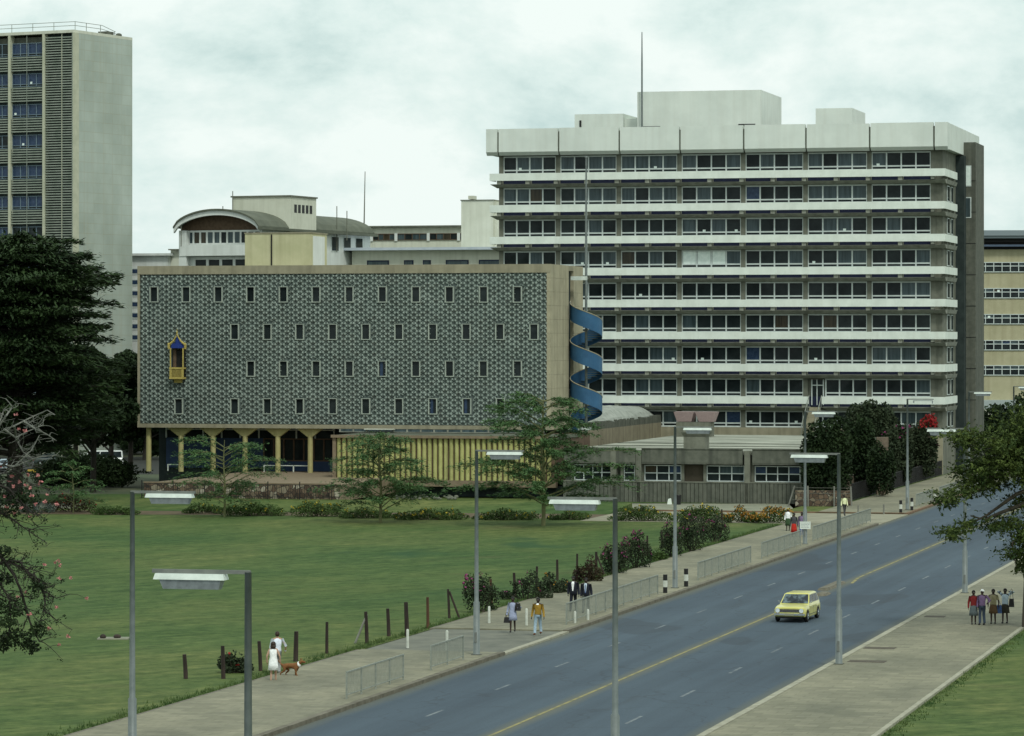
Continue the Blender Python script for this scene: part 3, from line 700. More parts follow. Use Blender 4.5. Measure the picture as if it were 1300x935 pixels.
for i in range(0, n, 14): x = tx0 + i * .2; ir.box(x - .035, x + .035, y_ - .035, y_ + .035, .2, zt_ + .12)
ir.build('iron_railing', black_iron, broot)
bank = MB(); bank.hexa([(tx0 - 3, ty0 - 9, .02), (tx1 + 25, ty0 - 9, .02), (tx1 + 25, ty0 - .1, .02), (tx0 - 3, ty0 - .1, .02)], [(tx0 - 3, ty0 - 8.9, .03), (tx1 + 25, ty0 - 8.9, .03), (tx1 + 25, ty0 - .2, .55), (tx0 - 3, ty0 - .2, .55)])
o = bank.build('bank', lawn_m); o.location = (B.X, B.Y, 0); o.rotation_euler = (0, 0, -TH); struct(o)
# projecting hall with yellow ribbed wall
rd = -9.0
rx0 = B.lx(423, rd); rx1 = B.lx(706, rd); rz1 = B.lz(560, 557, rd); rz0 = B.lz(560, 610, rd)
MB().box(rx0, rx1, rd + .1, yb, rz0, rz1 + .2).build('hall_wall', wood_fr, broot)
rb = MB(); n = int((rx1 - rx0 - .5) / .49)
for i in range(n):
    x = rx0 + .5 + i * .49
    rb.tube([(x, rd + .08, rz0), (x, rd + .08, rz1)], .185, 10)
smooth_by_angle(rb.build('ribbed_cladding', yellow_rib, broot))
MB().box(rx0 - .02, rx0 + .28, rd - .15, rd + .1, rz0 - .3, rz1 + .01).build('pilaster', brownterr, broot)
hr_ = MB().box(rx0 - .1, rx1 + .1, rd - .1, -.1, rz1 + .02, rz1 + .22).build('hall_roof', roof_dark, broot); MB().box(rx0 - .12, rx1 + .12, rd - .35, rd - .102, rz1 + .02, rz1 + .26).build('fascia', brownterr, hr_)
MB().box(rx0, rx1, rd - .1, rd + .6, rz0 - .55, rz0 - .004).build('skirting', brownterr, broot)
MB().box(rx0 + .6, rx1 - .2, rd + 1.5, yb, .1, rz0 - .5).build('undercroft', screen_b, broot)
cl = MB(); z0_ = rz1 + .27; z1_ = bz0 - .02; n = 15
cx0 = B.lx(432, -.5); cx1 = B.lx(690, -.5)
for i in range(n + 1): x = cx0 + (cx1 - cx0) * i / n; cl.box(x - .07, x + .07, -.62, -.5, z0_, z1_)
cl.box(cx0, cx1, -.61, -.5, z0_, z0_ + .06)
cw = cl.build('window', slab_m, broot); MB().box(cx0, cx1, -.49, -.47, z0_, z1_).build('pane', glassB, cw)
MB().box(B.lx(462, -1), B.lx(500, -1), -1.0, -.63, z1_ - .02, z1_ + .06).build('canopy', cream, broot)
# yellow lift room on the roof
a, b = B.lx(311, 1.5), B.lx(395.5, 1.5); D_ = B.side(415, b) 
lr = MB().box(a, b, 1.5, D_, bz1 - .2, B.lz(350, 297, 1.5)).build('lift_room', pale_yel, broot)
MB().box(a - .06, b + .06, 1.44, D_ + .06, B.lz(350, 297, 1.5) + .003, B.lz(350, 297, 1.5) + .12).build('coping', beige, lr)
MB().box(b - .01, b + .04, 1.9, D_ - .8, bz1, B.lz(350, 300, 1.5)).build('panel', white_r, lr)
MB().tube([(B.lx(345, 1.5), 1.42, bz1), (B.lx(345, 1.5), 1.42, B.lz(350, 298, 1.5))], .07, 6).build('pipe', black_iron, lr)

# ---------------------------------------------------------------- spiral staircase with blue balustrade
sd = (sl0 + sl1) / 2
wallpx = BW
# centre pole column px 743
cxl = BW + 1.42
cpt = Vector((B.X + cxl * CT + sd * ST, B.Y - cxl * ST + sd * CT, 0))
sroot = thing('spiral_staircase', 'blue spiral fire escape staircase winding round a tall pale pole', 'staircase', cpt, -TH)
Yc = cpt.y
def zz(py): return H - (py - HY) * Yc / F
pitch = 48 * Yc / F
ztop = zz(383)
turns = 3.2
def hz(th): return ztop - pitch * th / (2 * math.pi)      # rail height after turning th from the wall side
RO = 1.48
N_ = 150
bl = MB(); 
for i in range(int(N_ * 1)):
    t0 = turns * 2 * math.pi * i / N_; t1 = turns * 2 * math.pi * (i + 1) / N_
    def P_(t, r, z): a = math.pi + t; return (r * math.cos(a), r * math.sin(a), z)
    hgt = 1.45
    bl.hexa([P_(t0, RO - .05, hz(t0) - hgt), P_(t0, RO, hz(t0) - hgt), P_(t1, RO, hz(t1) - hgt), P_(t1, RO - .05, hz(t1) - hgt)][::-1],
            [P_(t0, RO - .05, hz(t0)), P_(t0, RO, hz(t0)), P_(t1, RO, hz(t1)), P_(t1, RO - .05, hz(t1))][::-1])
b_ = bl.build('balustrade', blue_stair, sroot, smooth=False); smooth_by_angle(b_, 30)
hr = MB(); hr.tube([(RO * math.cos(math.pi + turns * 2 * math.pi * i / 90), RO * math.sin(math.pi + turns * 2 * math.pi * i / 90), hz(turns * 2 * math.pi * i / 90) + .03) for i in range(91)], .045, 6)
hr.build('handrail', beige_side, b_)
st = MB(); nst = int(turns * 17)
for i in range(nst):
    t0 = turns * 2 * math.pi * i / nst; t1 = t0 + .40; z = hz(t0) - 1.12
    pts = [(.1 * math.cos(math.pi + t0), .1 * math.sin(math.pi + t0)), ((RO - .05) * math.cos(math.pi + t0), (RO - .05) * math.sin(math.pi + t0)), ((RO - .05) * math.cos(math.pi + t1), (RO - .05) * math.sin(math.pi + t1))]
    st.hexa([(x, y, z - .06) for x, y in pts], [(x, y, z) for x, y in pts])
st.build('tread', white_metal, sroot)
MB().tube([(0, 0, 0.0), (0, 0, zz(330)), (0, 0, zz(201))], [.13, .12, .07], 10).ell((0, 0, zz(200)), (.13, .13, .13)).build('centre_pole', white_metal, sroot)
MB().box(-1.42, .1, -.12, .12, zz(356), zz(351)).build('tie_beam', lamp_white, sroot)
MB().box(-1.5, .35, -.9, .9, zz(546), zz(543)).build('landing', lamp_white, sroot)
for k in range(3):
    MB().box(-1.45, -.9, -.55, .5, ztop - 1.2 - pitch * k, ztop - 1.13 - pitch * k).build('landing', white_metal, sroot)

# ---------------------------------------------------------------- LOW CONCRETE ANNEXE on the right
A = Fr(715, 306)
A.__init__(715, 300 + A.s * 18)
aroot = thing('concrete_annexe', 'single storey dark concrete annexe with pale flat roof and ribbed base wall', 'building', (A.X, A.Y, 0), -TH)
ax1 = A.lx(1034); az1 = A.lz(900, 571); az_b = A.lz(900, 588); AD = 50
MB().box(0, ax1, .9, AD, 0, az1 - .5).build('wall', concrete_d, aroot)
MB().box(.1, ax1 - .1, .3, AD, az1 - .45, az1 - .12).build('roof', gravel_roof, aroot)
mb = MB()
for y in (5.5, 12, 20): mb.box(.3, ax1 - .3, y, y + .18, az1 - .12, az1 - .06)
mb.build('roof_joint', concrete_d, aroot)
pn = MB()
for (p0, p1) in ((716, 778), (780, 806.5), (814.5, 942.5), (955, 1033)):
    a, b = A.lx(p0), A.lx(p1)
    pn = MB(); pn.box(a, b, 0, .28, az_b + .0, az1); pn.box(a, b, .02, .6, az_b - .12, az_b - .003); pn.box(a, b, -.06, .3, az1 + .003, az1 + .09); pn.build('parapet_panel', concrete_d, aroot)
wz0 = A.lz(900, 612); wz1 = A.lz(900, 591.5)
for p in (778.5, 810.5, 948.5, 1024):
    MB().box(A.lx(p) - .24, A.lx(p) + .24, -.02, .92, 0, az1 - .1).build('column', concrete, aroot)
for si, (p0, p1, n) in enumerate(((730, 776, 4), (793, 806, 1), (819, 865, 3), (898, 945, 3), (959, 1016, 4))):
    a, b = A.lx(p0, .8), A.lx(p1, .8)
    xs = [a + (b - a) * i / n for i in range(n + 1)]
    window_grid(aroot, xs, wz0, wz1, .8, trans=wz0 + (wz1 - wz0) * .5, seed=si + 50, fr=.08, prob=(.7, .9, .97, .98))
    MB().box(a - .3, a - .05, .55, .9, wz0, az1 - .6).box(b + .05, b + .3, .55, .9, wz0, az1 - .6).build('pier', concrete, aroot)
MB().box(A.lx(869, .8), A.lx(893, .8), .74, .9, wz0 - .1, wz1).build('shutter_panel', mat('dark_brown_panel', (0.045, 0.038, 0.025), (0.06, 0.05, 0.035), scale=2), aroot)
rw = MB(); x = .0; zt = A.lz(900, 613.5)
while x < ax1 - .05:
    rw.box(x, x + .30, -.02, .3, 0, zt + R.uniform(-.01, .01)); rw.box(x + .30, min(x + .36, ax1), .05, .3, 0, zt - .01); x += .36
rw.build('ribbed_wall', concrete_d, aroot)
MB().box(0, ax1, -.06, .5, zt + .012, zt + .1).build('sill', concrete, aroot)
# podium with sloping-looking beige side wall behind the annexe
P = Fr(691, 320)
proot = thing('beige_podium', 'long beige podium wall behind the annexe with dark coping and gravelled shell roof', 'building', (P.X, P.Y, 0), -TH)
pz = P.sz(553, 0, 0); D1 = P.side(852, 0)
mb = MB()
for i in range(12): mb.box(-5.5, 0, D1 * i / 12 + .03, D1 * (i + 1) / 12 - .03, 0, pz)
mb.build('wall', mat('podium_render', (0.20, 0.175, 0.12), (0.27, 0.24, 0.165), scale=.7, streak=(.12, .1, .07, .6)), proot)
mb = MB(); q = random.Random(3)
for i in range(60):
    y = D1 * .16 + D1 * .84 * i / 60; mb.box(-.5, -.02, y, y + D1 / 75, pz + .003, pz + q.uniform(.55, .8))
mb.box(-5.5, -.25, D1 * .15, D1, pz + .003, pz + .45)
mb.build('coping', concrete_d, proot)
dm = MB(); cd = D1 * .62
M_, Nn = 36, 9; base = len(dm.v)
for i in range(Nn + 1):
    ph = math.pi / 2 * i / Nn
    for j in range(M_):
        t = 2 * math.pi * j / M_
        dm.v.append((-2.8 + 2.75 * math.cos(t) * math.cos(ph), cd + 25 * math.sin(t) * math.cos(ph), pz + .45 + 1.5 * math.sin(ph) + R.uniform(-.09, .09)))
for i in range(Nn):
    for j in range(M_):
        dm.f.append((i * M_ + j, i * M_ + (j + 1) % M_, (i + 1) * M_ + (j + 1) % M_, (i + 1) * M_ + j)); dm.m.append(0)
dm.build('shell_roof', gravel_dome, proot, smooth=False)
# pink topped roof vents
pinkm = mat('pinkish_hood', (0.34, 0.25, 0.25), (0.40, 0.30, 0.29), scale=5)
vr = thing('roof_vent', 'concrete roof vent block topped by two pinkish flared hoods', 'roof vent', PT(884, 547, 345), -TH)
s5 = 345 / F
def fl(mb, x0, x1, zb, zt, m0, m1):
    mb.hexa([(x0 + m0, -1 + m0, zb), (x1 - m0, -1 + m0, zb), (x1 - m0, 1 - m0, zb), (x0 + m0, 1 - m0, zb)], [(x0, -1, zt), (x1, -1, zt), (x1, 1, zt), (x0, 1, zt)])
MB().box(-24 * s5, 20 * s5, -.8, 1.2, -.6, 11 * s5).build('block', concrete, vr)
for x0, x1 in ((-27, -1), (1, 27)):
    m_ = MB(); fl(m_, x0 * s5, x1 * s5, 11.5 * s5, 24 * s5, .3, 0); m_.build('hood', pinkm, vr)
vr = thing('roof_duct', 'flared grey concrete duct standing on the pale annexe roof', 'roof duct', Vector(A.X and PT(885, 569, 304)), -TH)
s5 = 304 / F
m_ = MB(); m_.box(-14 * s5, 14 * s5, -.9, .9, -.5, 14 * s5); fl(m_, -17.5 * s5, 17.5 * s5, 14 * s5 + .003, 20 * s5, .22, 0); m_.build('duct_body', concrete, vr)
vr.location.y += 1.2
# ---------------------------------------------------------------- LEFT TOWER
TH2 = math.radians(27.0)
K = Fr(95, 416, TH2)
kroot = thing('louvred_tower', 'tall slab tower with horizontal sun louvres and blank stone clad end wall', 'office tower', (K.X, K.Y, 0), -TH2)
kz = K.lz(95, 38); kd = K.side(168, 0); kw = 34.0
MB().box(-kw, -.02, .6, kd, 0, kz - .6).build('wall', concrete_d, kroot)
MB().box(-.35, 0, -.1, kd, 0, kz - .35).build('end_wall', endwall_m, kroot)
MB().box(-kw, .0, -.25, kd + .02, kz - .34, kz).build('roof_slab', cream, kroot)
kl = lambda p: K.lx(p, -.1)
fins = [kl(95) - .05, kl(78.5), kl(56), kl(12.5)]
step = fins[2] - fins[3]
xs = fins[2:]
x = fins[3]
allf = [fins[0], fins[2], fins[3]]
while x > -kw: x -= step; allf.append(x)
mb = MB()
for x in allf: mb.box(x - .16, x + .16, -.25, .6, 0, kz - .35)
mb.box(kl(78.5) - .04, kl(78.5) + .04, -.12, -.05, 0, kz - .35)
mb.build('fin', mat('cream_fin', (0.42, 0.43, 0.32), (0.5, 0.5, 0.38), scale=1), kroot)
flr = 3.62
mb = MB(); z = kz - .8
while z > .5:
    mb.box(fins[2] + .17, fins[0] - .17, -.12, .05, z - .09, z + .04); z -= flr / 12
mb.build('louvre_screen', mat('weathered_louvre', (0.21, 0.245, 0.20), (0.30, 0.33, 0.28), scale=1), kroot)
MB().box(fins[2] + .17, fins[0] - .17, .5, .59, 0, kz - .4).build('recess', screen_b, kroot)
k = 0
lv = MATS['weathered_louvre']
for bi in range(len(allf) - 2):
    a, b = allf[bi + 2] + .17, allf[bi + 1] - .17
    if bi > 4: continue
    z = kz - .35; lo = MB(); wn = 0
    while z > 3:
        wz1_ = z - .95; wz0_ = wz1_ - 1.55
        xs = [a + (b - a) * i / 4 for i in range(5)]
        if bi < 2:
            window_grid(kroot, xs, wz0_, wz1_, .3, fr=.07, trans=wz0_ + .3, glass=3 if R.random() < .75 else 0, seed=k, frm=MATS.get('blue_frame') or mat('blue_frame', (0.13, 0.18, 0.22), (0.18, 0.24, 0.28), scale=2)); k += 1
        zz_ = wz0_ - .15
        while zz_ > z - flr - .75: lo.box(a, b, -.10, .03, zz_ - .10, zz_ + .03); zz_ -= .30
        lo.box(a, b, .31, .5, z - flr - .95, wz0_ - .02, 1)
        z -= flr
    lo.box((a + b) / 2 - .03, (a + b) / 2 + .03, -.13, -.1, 0, kz - .4)
    lo.build('louvre_screen', [lv, screen_b], kroot)
mb = MB()
for x in range(12): mb.tube([(-x * 3 + -.3, .5, kz), (-x * 3 - .3, .5, kz + 1.0)], .04, 5)
for d in (3, 6, 9): mb.tube([(-.4, d, kz), (-.4, d, kz + (1.0 if d < 7 else .5))], .04, 5)
for h in (.55, 1.0): mb.tube([(-kw, .5, kz + h), (-.3, .5, kz + h), (-.3, 6.2, kz + h), (-.35, 9.2, kz + h * .45)], .035, 5)
mb.build('roof_railing', rail_m, kroot)
MB().box(-1.6, -.3, kd - 5, kd - 3.6, kz, kz + .4).ell((-.9, kd - 1.6, kz + .2), (.4, .4, .25)).build('roof_hatch', concrete_d, kroot)

# ---------------------------------------------------------------- CURVED ROOF BUILDING
TH3 = math.radians(22.5)
C = Fr(229, 425, TH3)
croot = thing('vaulted_roof_building', 'white building with a curved barrel roof and brown arched gable', 'building', (C.X, C.Y, 0), -TH3)
cw_ = C.lx(330); CD = C.side(470, cw_)
ez = C.lz(329, 289); pk = C.lz(282, 267.5)
print('curved', cw_, CD, ez, pk)
rise = pk - ez
def arcx(t): return -.4 + (cw_ + .8) * t
def arcz(t): return ez + rise * (1 - (2 * t - 1) ** 2) ** .62
NA = 22
MB().box(0, cw_, .8, CD, 0, ez - .1).build('wall', white_r, croot)
tp = MB()
prof = [(arcx(i / NA), arcz(i / NA)) for i in range(NA + 1)]
tp.hexa([(p[0], .9, p[1] - .25) for p in prof], [(p[0], .75, p[1] - .25) for p in prof]); tp.build('gable', wood_fr, croot)
rf = MB()
def shell(mb, y0, y1, t, o):
    for i in range(NA):
        (x0, z0), (x1, z1) = prof[i], prof[i + 1]
        mb.hexa([(x0, y0, z0 - t + o), (x1, y0, z1 - t + o), (x1, y1, z1 - t + o), (x0, y1, z0 - t + o)], [(x0, y0, z0 + o), (x1, y0, z1 + o), (x1, y1, z1 + o), (x0, y1, z0 + o)])
shell(rf, -1.2, CD + .5, .2, .18)
rf.box(cw_ + .3, cw_ + .9, -1.2, CD + .5, ez - .28, ez + .03)
rf_ = rf.build('roof', roof_dark, croot); smooth_by_angle(rf_, 30)
fc = MB(); shell(fc, -1.0, -.6, .55, -.03); fc.build('fascia', white_r, croot)
# gable windows + balcony
z0_ = C.lz(270, 311); z1_ = C.lz(270, 292.5)
a, b = .5, cw_ - .2; n = 11
window_grid(croot, [a + (b - a) * i / n for i in range(n + 1)], z0_, z1_, .78, fr=.22, seed=9, prob=(.35, .8, .85, .9), frm=white_r)
MB().box(.0, cw_, -.3, .5, C.lz(270, 325), z0_ - .02).build('balcony', white_r, croot)
z2_ = C.lz(270, 338); 
window_grid(croot, [a + 1 + (b - a - 1) * i / 5 for i in range(6)], z2_ - .6, C.lz(270, 326), .78, fr=.35, seed=19, prob=(.7, .8, .85, .99), frm=white_r)
MB().box(-.1, .9, -.2, .79, 0, z1_).build('pier', white_r, croot)
for i in range(8):
    y0 = 2 + i * (CD - 3) / 8
    w_ = MB().box(cw_, cw_ + .06, y0, y0 + 2.2, ez - 2.4, ez - .5).build('window', winframe, croot)
    MB().box(cw_ + .061, cw_ + .07, y0 + .12, y0 + 2.08, ez - 2.3, ez - .6).build('pane', glassA, w_)
# water tank room through the roof
td0 = 7.0; ta = C.lx(294.7, td0); tb = C.lx(368, td0); tD = C.side(401.5, tb); tzt = C.lz(330, 250.5, td0)
tk = MB().box(ta, tb, td0, tD, ez - 1, tzt).build('tank_room', cream, croot)
MB().box(ta - .15, tb + .15, td0 - .15, tD + .15, tzt + .003, tzt + .18).build('coping', concrete, tk)
for i in range(5):
    y0 = td0 + 1.2 + i * (tD - td0 - 2) / 5
    MB().box(tb, tb + .02, y0, y0 + .7, tzt - 1.9, tzt - .9).build('slot_window', black_iron, tk)
for (px, py, top) in ((427.7, 300, 262), (440.5, 285, 268), (295.5, 250, 243), (230, 292, 281), (283, 268, 262)):
    p = PT(px, py, 440 if px > 400 else 424); q_ = PT(px, top, p.y)
    MB().tube([p - Vector((0, 0, 2)), q_], .06, 5).build('aerial', concrete, croot).matrix_parent_inverse = Matrix.Rotation(TH3, 4, 'Z') @ Matrix.Translation((-C.X, -C.Y, 0))
# ---------------------------------------------------------------- WHITE BUILDINGS BEHIND
W = Fr(400, 470)
wroot = thing('long_white_building', 'long low white building with a strip of windows behind the patterned block', 'building', (W.X, W.Y, 0), -TH)
xr = W.lx(700)
zq = lambda py: W.lz(560, py)
MB().box(0, xr, 0, 14, 0, zq(288.5)).build('wall', cream, wroot)
MB().box(-.5, xr, -.6, 14.4, zq(288.3), zq(286.5)).build('roof', concrete, wroot)
ps = [472, 503, 544, 582.5, 622.5, 662]
for i in range(5):
    a, b = W.lx(ps[i] + 1.8), W.lx(ps[i + 1] - 1.8); n = 4
    window_grid(wroot, [a + (b - a) * j / n for j in range(n + 1)], zq(305), zq(296.5), -.02, fr=.08, seed=70 + i, prob=(.1, .6, .65, .9), frm=wood_fr)
m_ = MB()
for p in ps: m_.box(W.lx(p) - .2, W.lx(p) + .2, -.15, 0, zq(306), zq(296))
m_.build('pier', white_r, wroot)
W2 = Fr(380, 445)
w2 = thing('cream_wing', 'cream single storey wing with a grey-blue flat roof edge below the window strip', 'building', (W2.X, W2.Y, 0), -TH)
zq2 = lambda py: W2.lz(540, py)
x0 = W2.lx(447); x1 = W2.lx(700)
MB().box(x0, x1, 0, 12, 0, zq2(318)).build('wall', cream, w2)
MB().box(W2.lx(415), x1, -1.2, 13, zq2(318) + .005, zq2(314.5)).build('roof', mat('blue_grey_roof_edge', (0.42, 0.48, 0.53), (0.5, 0.55, 0.6), scale=1), w2)
for (p0, p1) in ((466, 494), (513, 525), (537, 547), (566, 595), (608, 640)):
    f = MB().box(W2.lx(p0), W2.lx(p1), -.08, 0, zq2(345), zq2(330.5)).build('window', navy, w2); MB().box(W2.lx(p0) + .15, W2.lx(p1) - .15, -.1, -.085, zq2(345), zq2(332)).build('pane', glassB, f)
MB().box(W2.lx(415), x0, 3, 12, zq2(326), zq2(318)).build('yellow_fascia', mat('mustard_fascia', (0.25, 0.2, 0.08), (0.3, 0.24, 0.1)), w2)
for p in (420, 428): MB().box(W2.lx(p, 2), W2.lx(p, 2) + .5, 2, 2.5, 0, zq2(318)).build('column', concrete_d, w2)
W3 = Fr(585.5, 450)
w3 = thing('white_plant_tower', 'square cream roof block rising behind the white building beside the office tower', 'roof block', (W3.X, W3.Y, 0), -TH)
xe_ = W3.lx(626)
MB().box(0, xe_, 0, 8, 0, W3.lz(600, 255)).build('wall', cream, w3)
MB().box(-.1, xe_ + .1, -.1, 8.1, W3.lz(600, 255) + .003, W3.lz(600, 253.8)).build('coping', concrete, w3)
MB().box(W3.lx(593), W3.lx(600), .5, 2, W3.lz(600, 253), W3.lz(600, 248.5)).build('chimney', cream, w3)
MB().box(xe_ + .02, xe_ + 3, .5, 8, 0, W3.lz(600, 257)).build('wing', cream, w3)
W4 = Fr(166, 432)
w4 = thing('white_office_wing', 'white wing with blue window rows between the louvred tower and patterned block', 'building', (W4.X, W4.Y, 0), -TH)
MB().box(-3, W4.lx(213), 0, 12, 0, W4.lz(190, 325)).build('wall', white_r, w4)
MB().box(-3.3, W4.lx(217), -.5, 12.4, W4.lz(190, 325) + .005, W4.lz(190, 322)).build('roof', white_r, w4)
MB().box(W4.lx(213) + .01, W4.lx(232), 1, 12, 0, W4.lz(190, 318)).build('link_wall', cream, w4)
MB().box(W4.lx(212), W4.lx(232), .4, 12, W4.lz(190, 318) + .003, W4.lz(190, 316.4)).build('link_roof', concrete, w4)
for k in range(7):
    f = MB().box(-2.8, W4.lx(200), -.05, 0, W4.lz(190, 352 + k * 14 - 3), W4.lz(190, 340.5 + k * 14)).build('window', winframe, w4)
    MB().box(-2.6, W4.lx(200), -.08, -.055, W4.lz(190, 350 + k * 14 - 3), W4.lz(190, 342 + k * 14)).build('pane', glassD, f)
tag(MB().tube([PT(462, 300, 480), PT(463.5, 218, 480)], [.1, .05], 6).build('radio_mast', concrete), 'tall thin radio mast rising behind the long white building', 'mast')
# ---------------------------------------------------------------- RIGHT YELLOW BUILDING
Yb = Fr(1236, 445, math.radians(4))
yr = thing('yellow_office_block', 'pale yellow office block with white window strips right of the grey tower', 'office building', (Yb.X, Yb.Y, 0), -Yb.th)
zy = lambda py: Yb.lz(1270, py)
MB().box(-6, 40, 0, 15, zy(520), zy(317)).build('wall', yellow_bld, yr)
MB().box(-6, 40, .4, 15, zy(316.8), zy(308)).build('attic', black_iron, yr)
MB().box(-6.5, 41, -.9, 15, zy(313.5), zy(311)).build('ledge', mat('dull_blue_ledge', (0.07, 0.10, 0.15), (0.09, 0.12, 0.17)), yr)
MB().box(-6.5, 41, -1.2, 16, zy(303), zy(300)).box(-6.5, 41, -1.4, 16, zy(299.8), zy(293)).build('roof', [mat('slate_roof', (0.22, 0.26, 0.28), (0.22, 0.26, 0.28), scale=1)], yr)
MB().box(-6, 40, -.2, 15, zy(308), zy(303.2)).build('fascia', black_iron, yr)
for k, (y0, y1) in enumerate(((333, 346), (366, 379), (399, 412), (432, 445), (464, 477))):
    for s_i in range(3):
        a = Yb.lx(1240.5) + s_i * 6.3; n = 6
        xs = [a + 6.2 * j / n for j in range(n + 1)]
        window_grid(yr, xs, zy(y1), zy(y0), -.02, fr=.10, trans=zy(y0) - .5, seed=200 + k * 5 + s_i, prob=(.3, .80, .97, 1.0))
MB().box(Yb.lx(1244), 40, .3, 1, zy(513), zy(496)).build('ground_window_band', glassA, yr)
mb = MB()
for i in range(12): mb.box(Yb.lx(1250) + i * 1.2, Yb.lx(1250) + i * 1.2 + .1, .2, .29, zy(513), zy(496))
mb.build('mullion', winframe, yr)
MB().box(Yb.lx(1244), 40, -2, 1, zy(519), zy(508)).build('entrance_canopy', mat('pale_blue_canopy', (0.33, 0.38, 0.38), (0.4, 0.45, 0.44), scale=1), yr)
MB().box(Yb.lx(1244), 40, -1.9, 1, zy(528), zy(519) - .01).build('canopy_beam', cream, yr)
MB().box(-6, 40, 3, 14, 0, zy(528)).build('ground_floor', screen_b, yr)

# ---------------------------------------------------------------- SIDE FENCE along the street, and hedge wall
f0 = ab(G(1079, 637))[1]; f1 = ab(G(1226, 598))[1] + 30
froot = thing('mesh_fence', 'long black mesh fence beside the far pavement under the bougainvillea', 'fence', AB(-46.9, f0), -TH)
Lf = f1 - f0
mb = MB()
for i in range(int(Lf / 2.5) + 1): mb.box(-.04, .04, i * 2.5 - .04, i * 2.5 + .04, 0, 1.6)
mb.box(-.03, .03, 0, Lf, 1.48, 1.54); mb.box(-.03, .03, 0, Lf, .1, .16)
mb.build('fence_frame', black_iron, froot)
mb = MB()
for i in range(int(Lf / .11)): mb.box(-.012, .012, i * .11, i * .11 + .035, .1, 1.5)
mb.build('mesh_panel', black_iron, froot)
hroot = thing('brick_garden_wall', 'low brown brick wall behind the black mesh fence', 'wall', AB(-48.4, f0 - 4), -TH)
pinkbrick = mat('dull_brick', (0.13, 0.10, 0.075), (0.18, 0.14, 0.10), scale=3)
MB().box(-.15, .15, 0, Lf, 0, 1.9).build('brickwork', pinkbrick, hroot)
MB().box(-.2, .2, 0, Lf, 1.903, 1.98).build('coping', concrete, hroot)
g_ = G(1046, 644)
rr = thing('rubble_wall', 'short rubble stone wall with wire fence beside the annexe corner', 'wall', (g_.x, g_.y, 0), -TH)
MB().box(-2.4, 2.2, 0, .5, 0, 1.35).build('stonework', stone_m, rr)
mb = MB()
for (x, t) in ((-2.5, -.9), (-1.3, .05), (.9, .0), (2.3, .15)): mb.tube([(x + t * .5, -.3, 0), (x - t * .1, -.3, 1.75)], .07, 6)
for h in (.6, 1.15, 1.6): mb.tube([(-2.6, -.3, h), (2.4, -.3, h)], .012, 4)
mb.build('wire_fence', post_grey, rr)

# ---------------------------------------------------------------- STREET LAMPS
def lamp(loc, side, label, bowl=True, lean=0.0):
    """side +1: arm reaches right over the road, -1: left"""
    r = thing('street_lamp', label, 'street lamp', loc, -TH + lean, 'street lamps along both kerbs')
    h = 8.95
    MB().tube([(0, 0, 0), (0, 0, 2.3), (0, 0, 2.36), (0, 0, h)], [.15, .14, .10, .075], 10).build('pole', white_metal, r, smooth=True)
    MB().box(-.2, .2, -.2, .2, -.02, .03).build('base_plate', concrete_d, r)
    MB().box(-.05, .05, -.155, -.12, .55, 1.0).build('access_door', MATS.get('arm_metal') or mat('arm_metal', (0.13, 0.14, 0.13), (0.19, 0.2, 0.18), scale=3), r)
    MB().box(min(0, side * 2.08) - .05, max(0, side * 2.08) + .05, -.04, .04, h - .04, h + .04).build('arm', mat('arm_metal', (0.13, 0.14, 0.13), (0.19, 0.2, 0.18), scale=3), r)
    x0, x1 = sorted((side * .48, side * 2.06))
    if bowl:
        hd_ = MB().hexa([(x0, -.17, h - .17), (x1, -.17, h - .17), (x1, .17, h - .17), (x0, .17, h - .17)], [(x0 + .03, -.13, h - .045), (x1 - .03, -.13, h - .045), (x1 - .03, .13, h - .045), (x0 + .03, .13, h - .045)]).build('lamp_housing', lamp_white, r)
        MB().hexa([(x0 + .2, -.11, h - .37), (x1 - .14, -.11, h - .37), (x1 - .14, .11, h - .37), (x0 + .2, .11, h - .37)], [(x0 + .13, -.15, h - .172), (x1 - .08, -.15, h - .172), (x1 - .08, .15, h - .172), (x0 + .13, .15, h - .172)]).build('lamp_bowl', lamp_bowl, hd_)
    else:
        m = MB(); m.box(x0, x1, -.15, .15, h - .14, h - .09); m.box(x1 - .06, x1, -.15, .15, h - .35, h - .14); m.box(x0, x0 + .06, -.15, .15, h - .3, h - .14)
        m.build('lamp_housing', lamp_bowl, r)
    return r
def lb(px, Z, a): return on_line(px, a, .13)
LEFT = [(168, 'leftmost street lamp, standing at the near left edge of the lawn'), (605, 'street lamp at the driveway crossing beside the walking couple'), (857, 'street lamp behind the two men in dark suits'), (1022, 'street lamp carrying a small white notice board'), (1152, 'street lamp with an empty lamp frame beside striped bollards'), (1230, 'street lamp standing in front of the dark corner of the grey tower'), (1287, 'farthest street lamp in front of the yellow office block')]
for px, lab in LEFT: lamp(lb(px, 0, -39.9), 1, lab, bowl=(px != 1152))
# a nearer lamp whose pole stands left of the frame centre
RIGHT = [(315, 'nearest street lamp, large head hanging over the lawn'), (781, 'tall near street lamp in front of the guard railing'), (1065, 'street lamp right of the yellow car'), (1225, 'street lamp partly behind the overhanging tree on the right')]
for px, lab in RIGHT: lamp(lb(px, 0, -23.8), -1, lab)
p = lb(1022, 0, -39.9)
sg = thing('notice_board', 'small white notice board fixed on the lamp post near the railing', 'sign', (p.x, p.y, 2.0), -TH)
sg.location = p + Vector((0, -.2, H - (667 - HY) * p.y / F - .13))
MB().box(-.36, .36, -.02, .02, -.25, .25).build('board', white_band, sg)
m_ = MB()
for j in range(4):
    x = -.28
    while x < .22:
        w = R.uniform(.05, .14); m_.box(x, min(x + w, .3), -.026, -.022, .14 - j * .1, .17 - j * .1); x += w + .03
m_.build('board_marks', mat('grey_marks', (0.3, 0.32, 0.34)), sg)

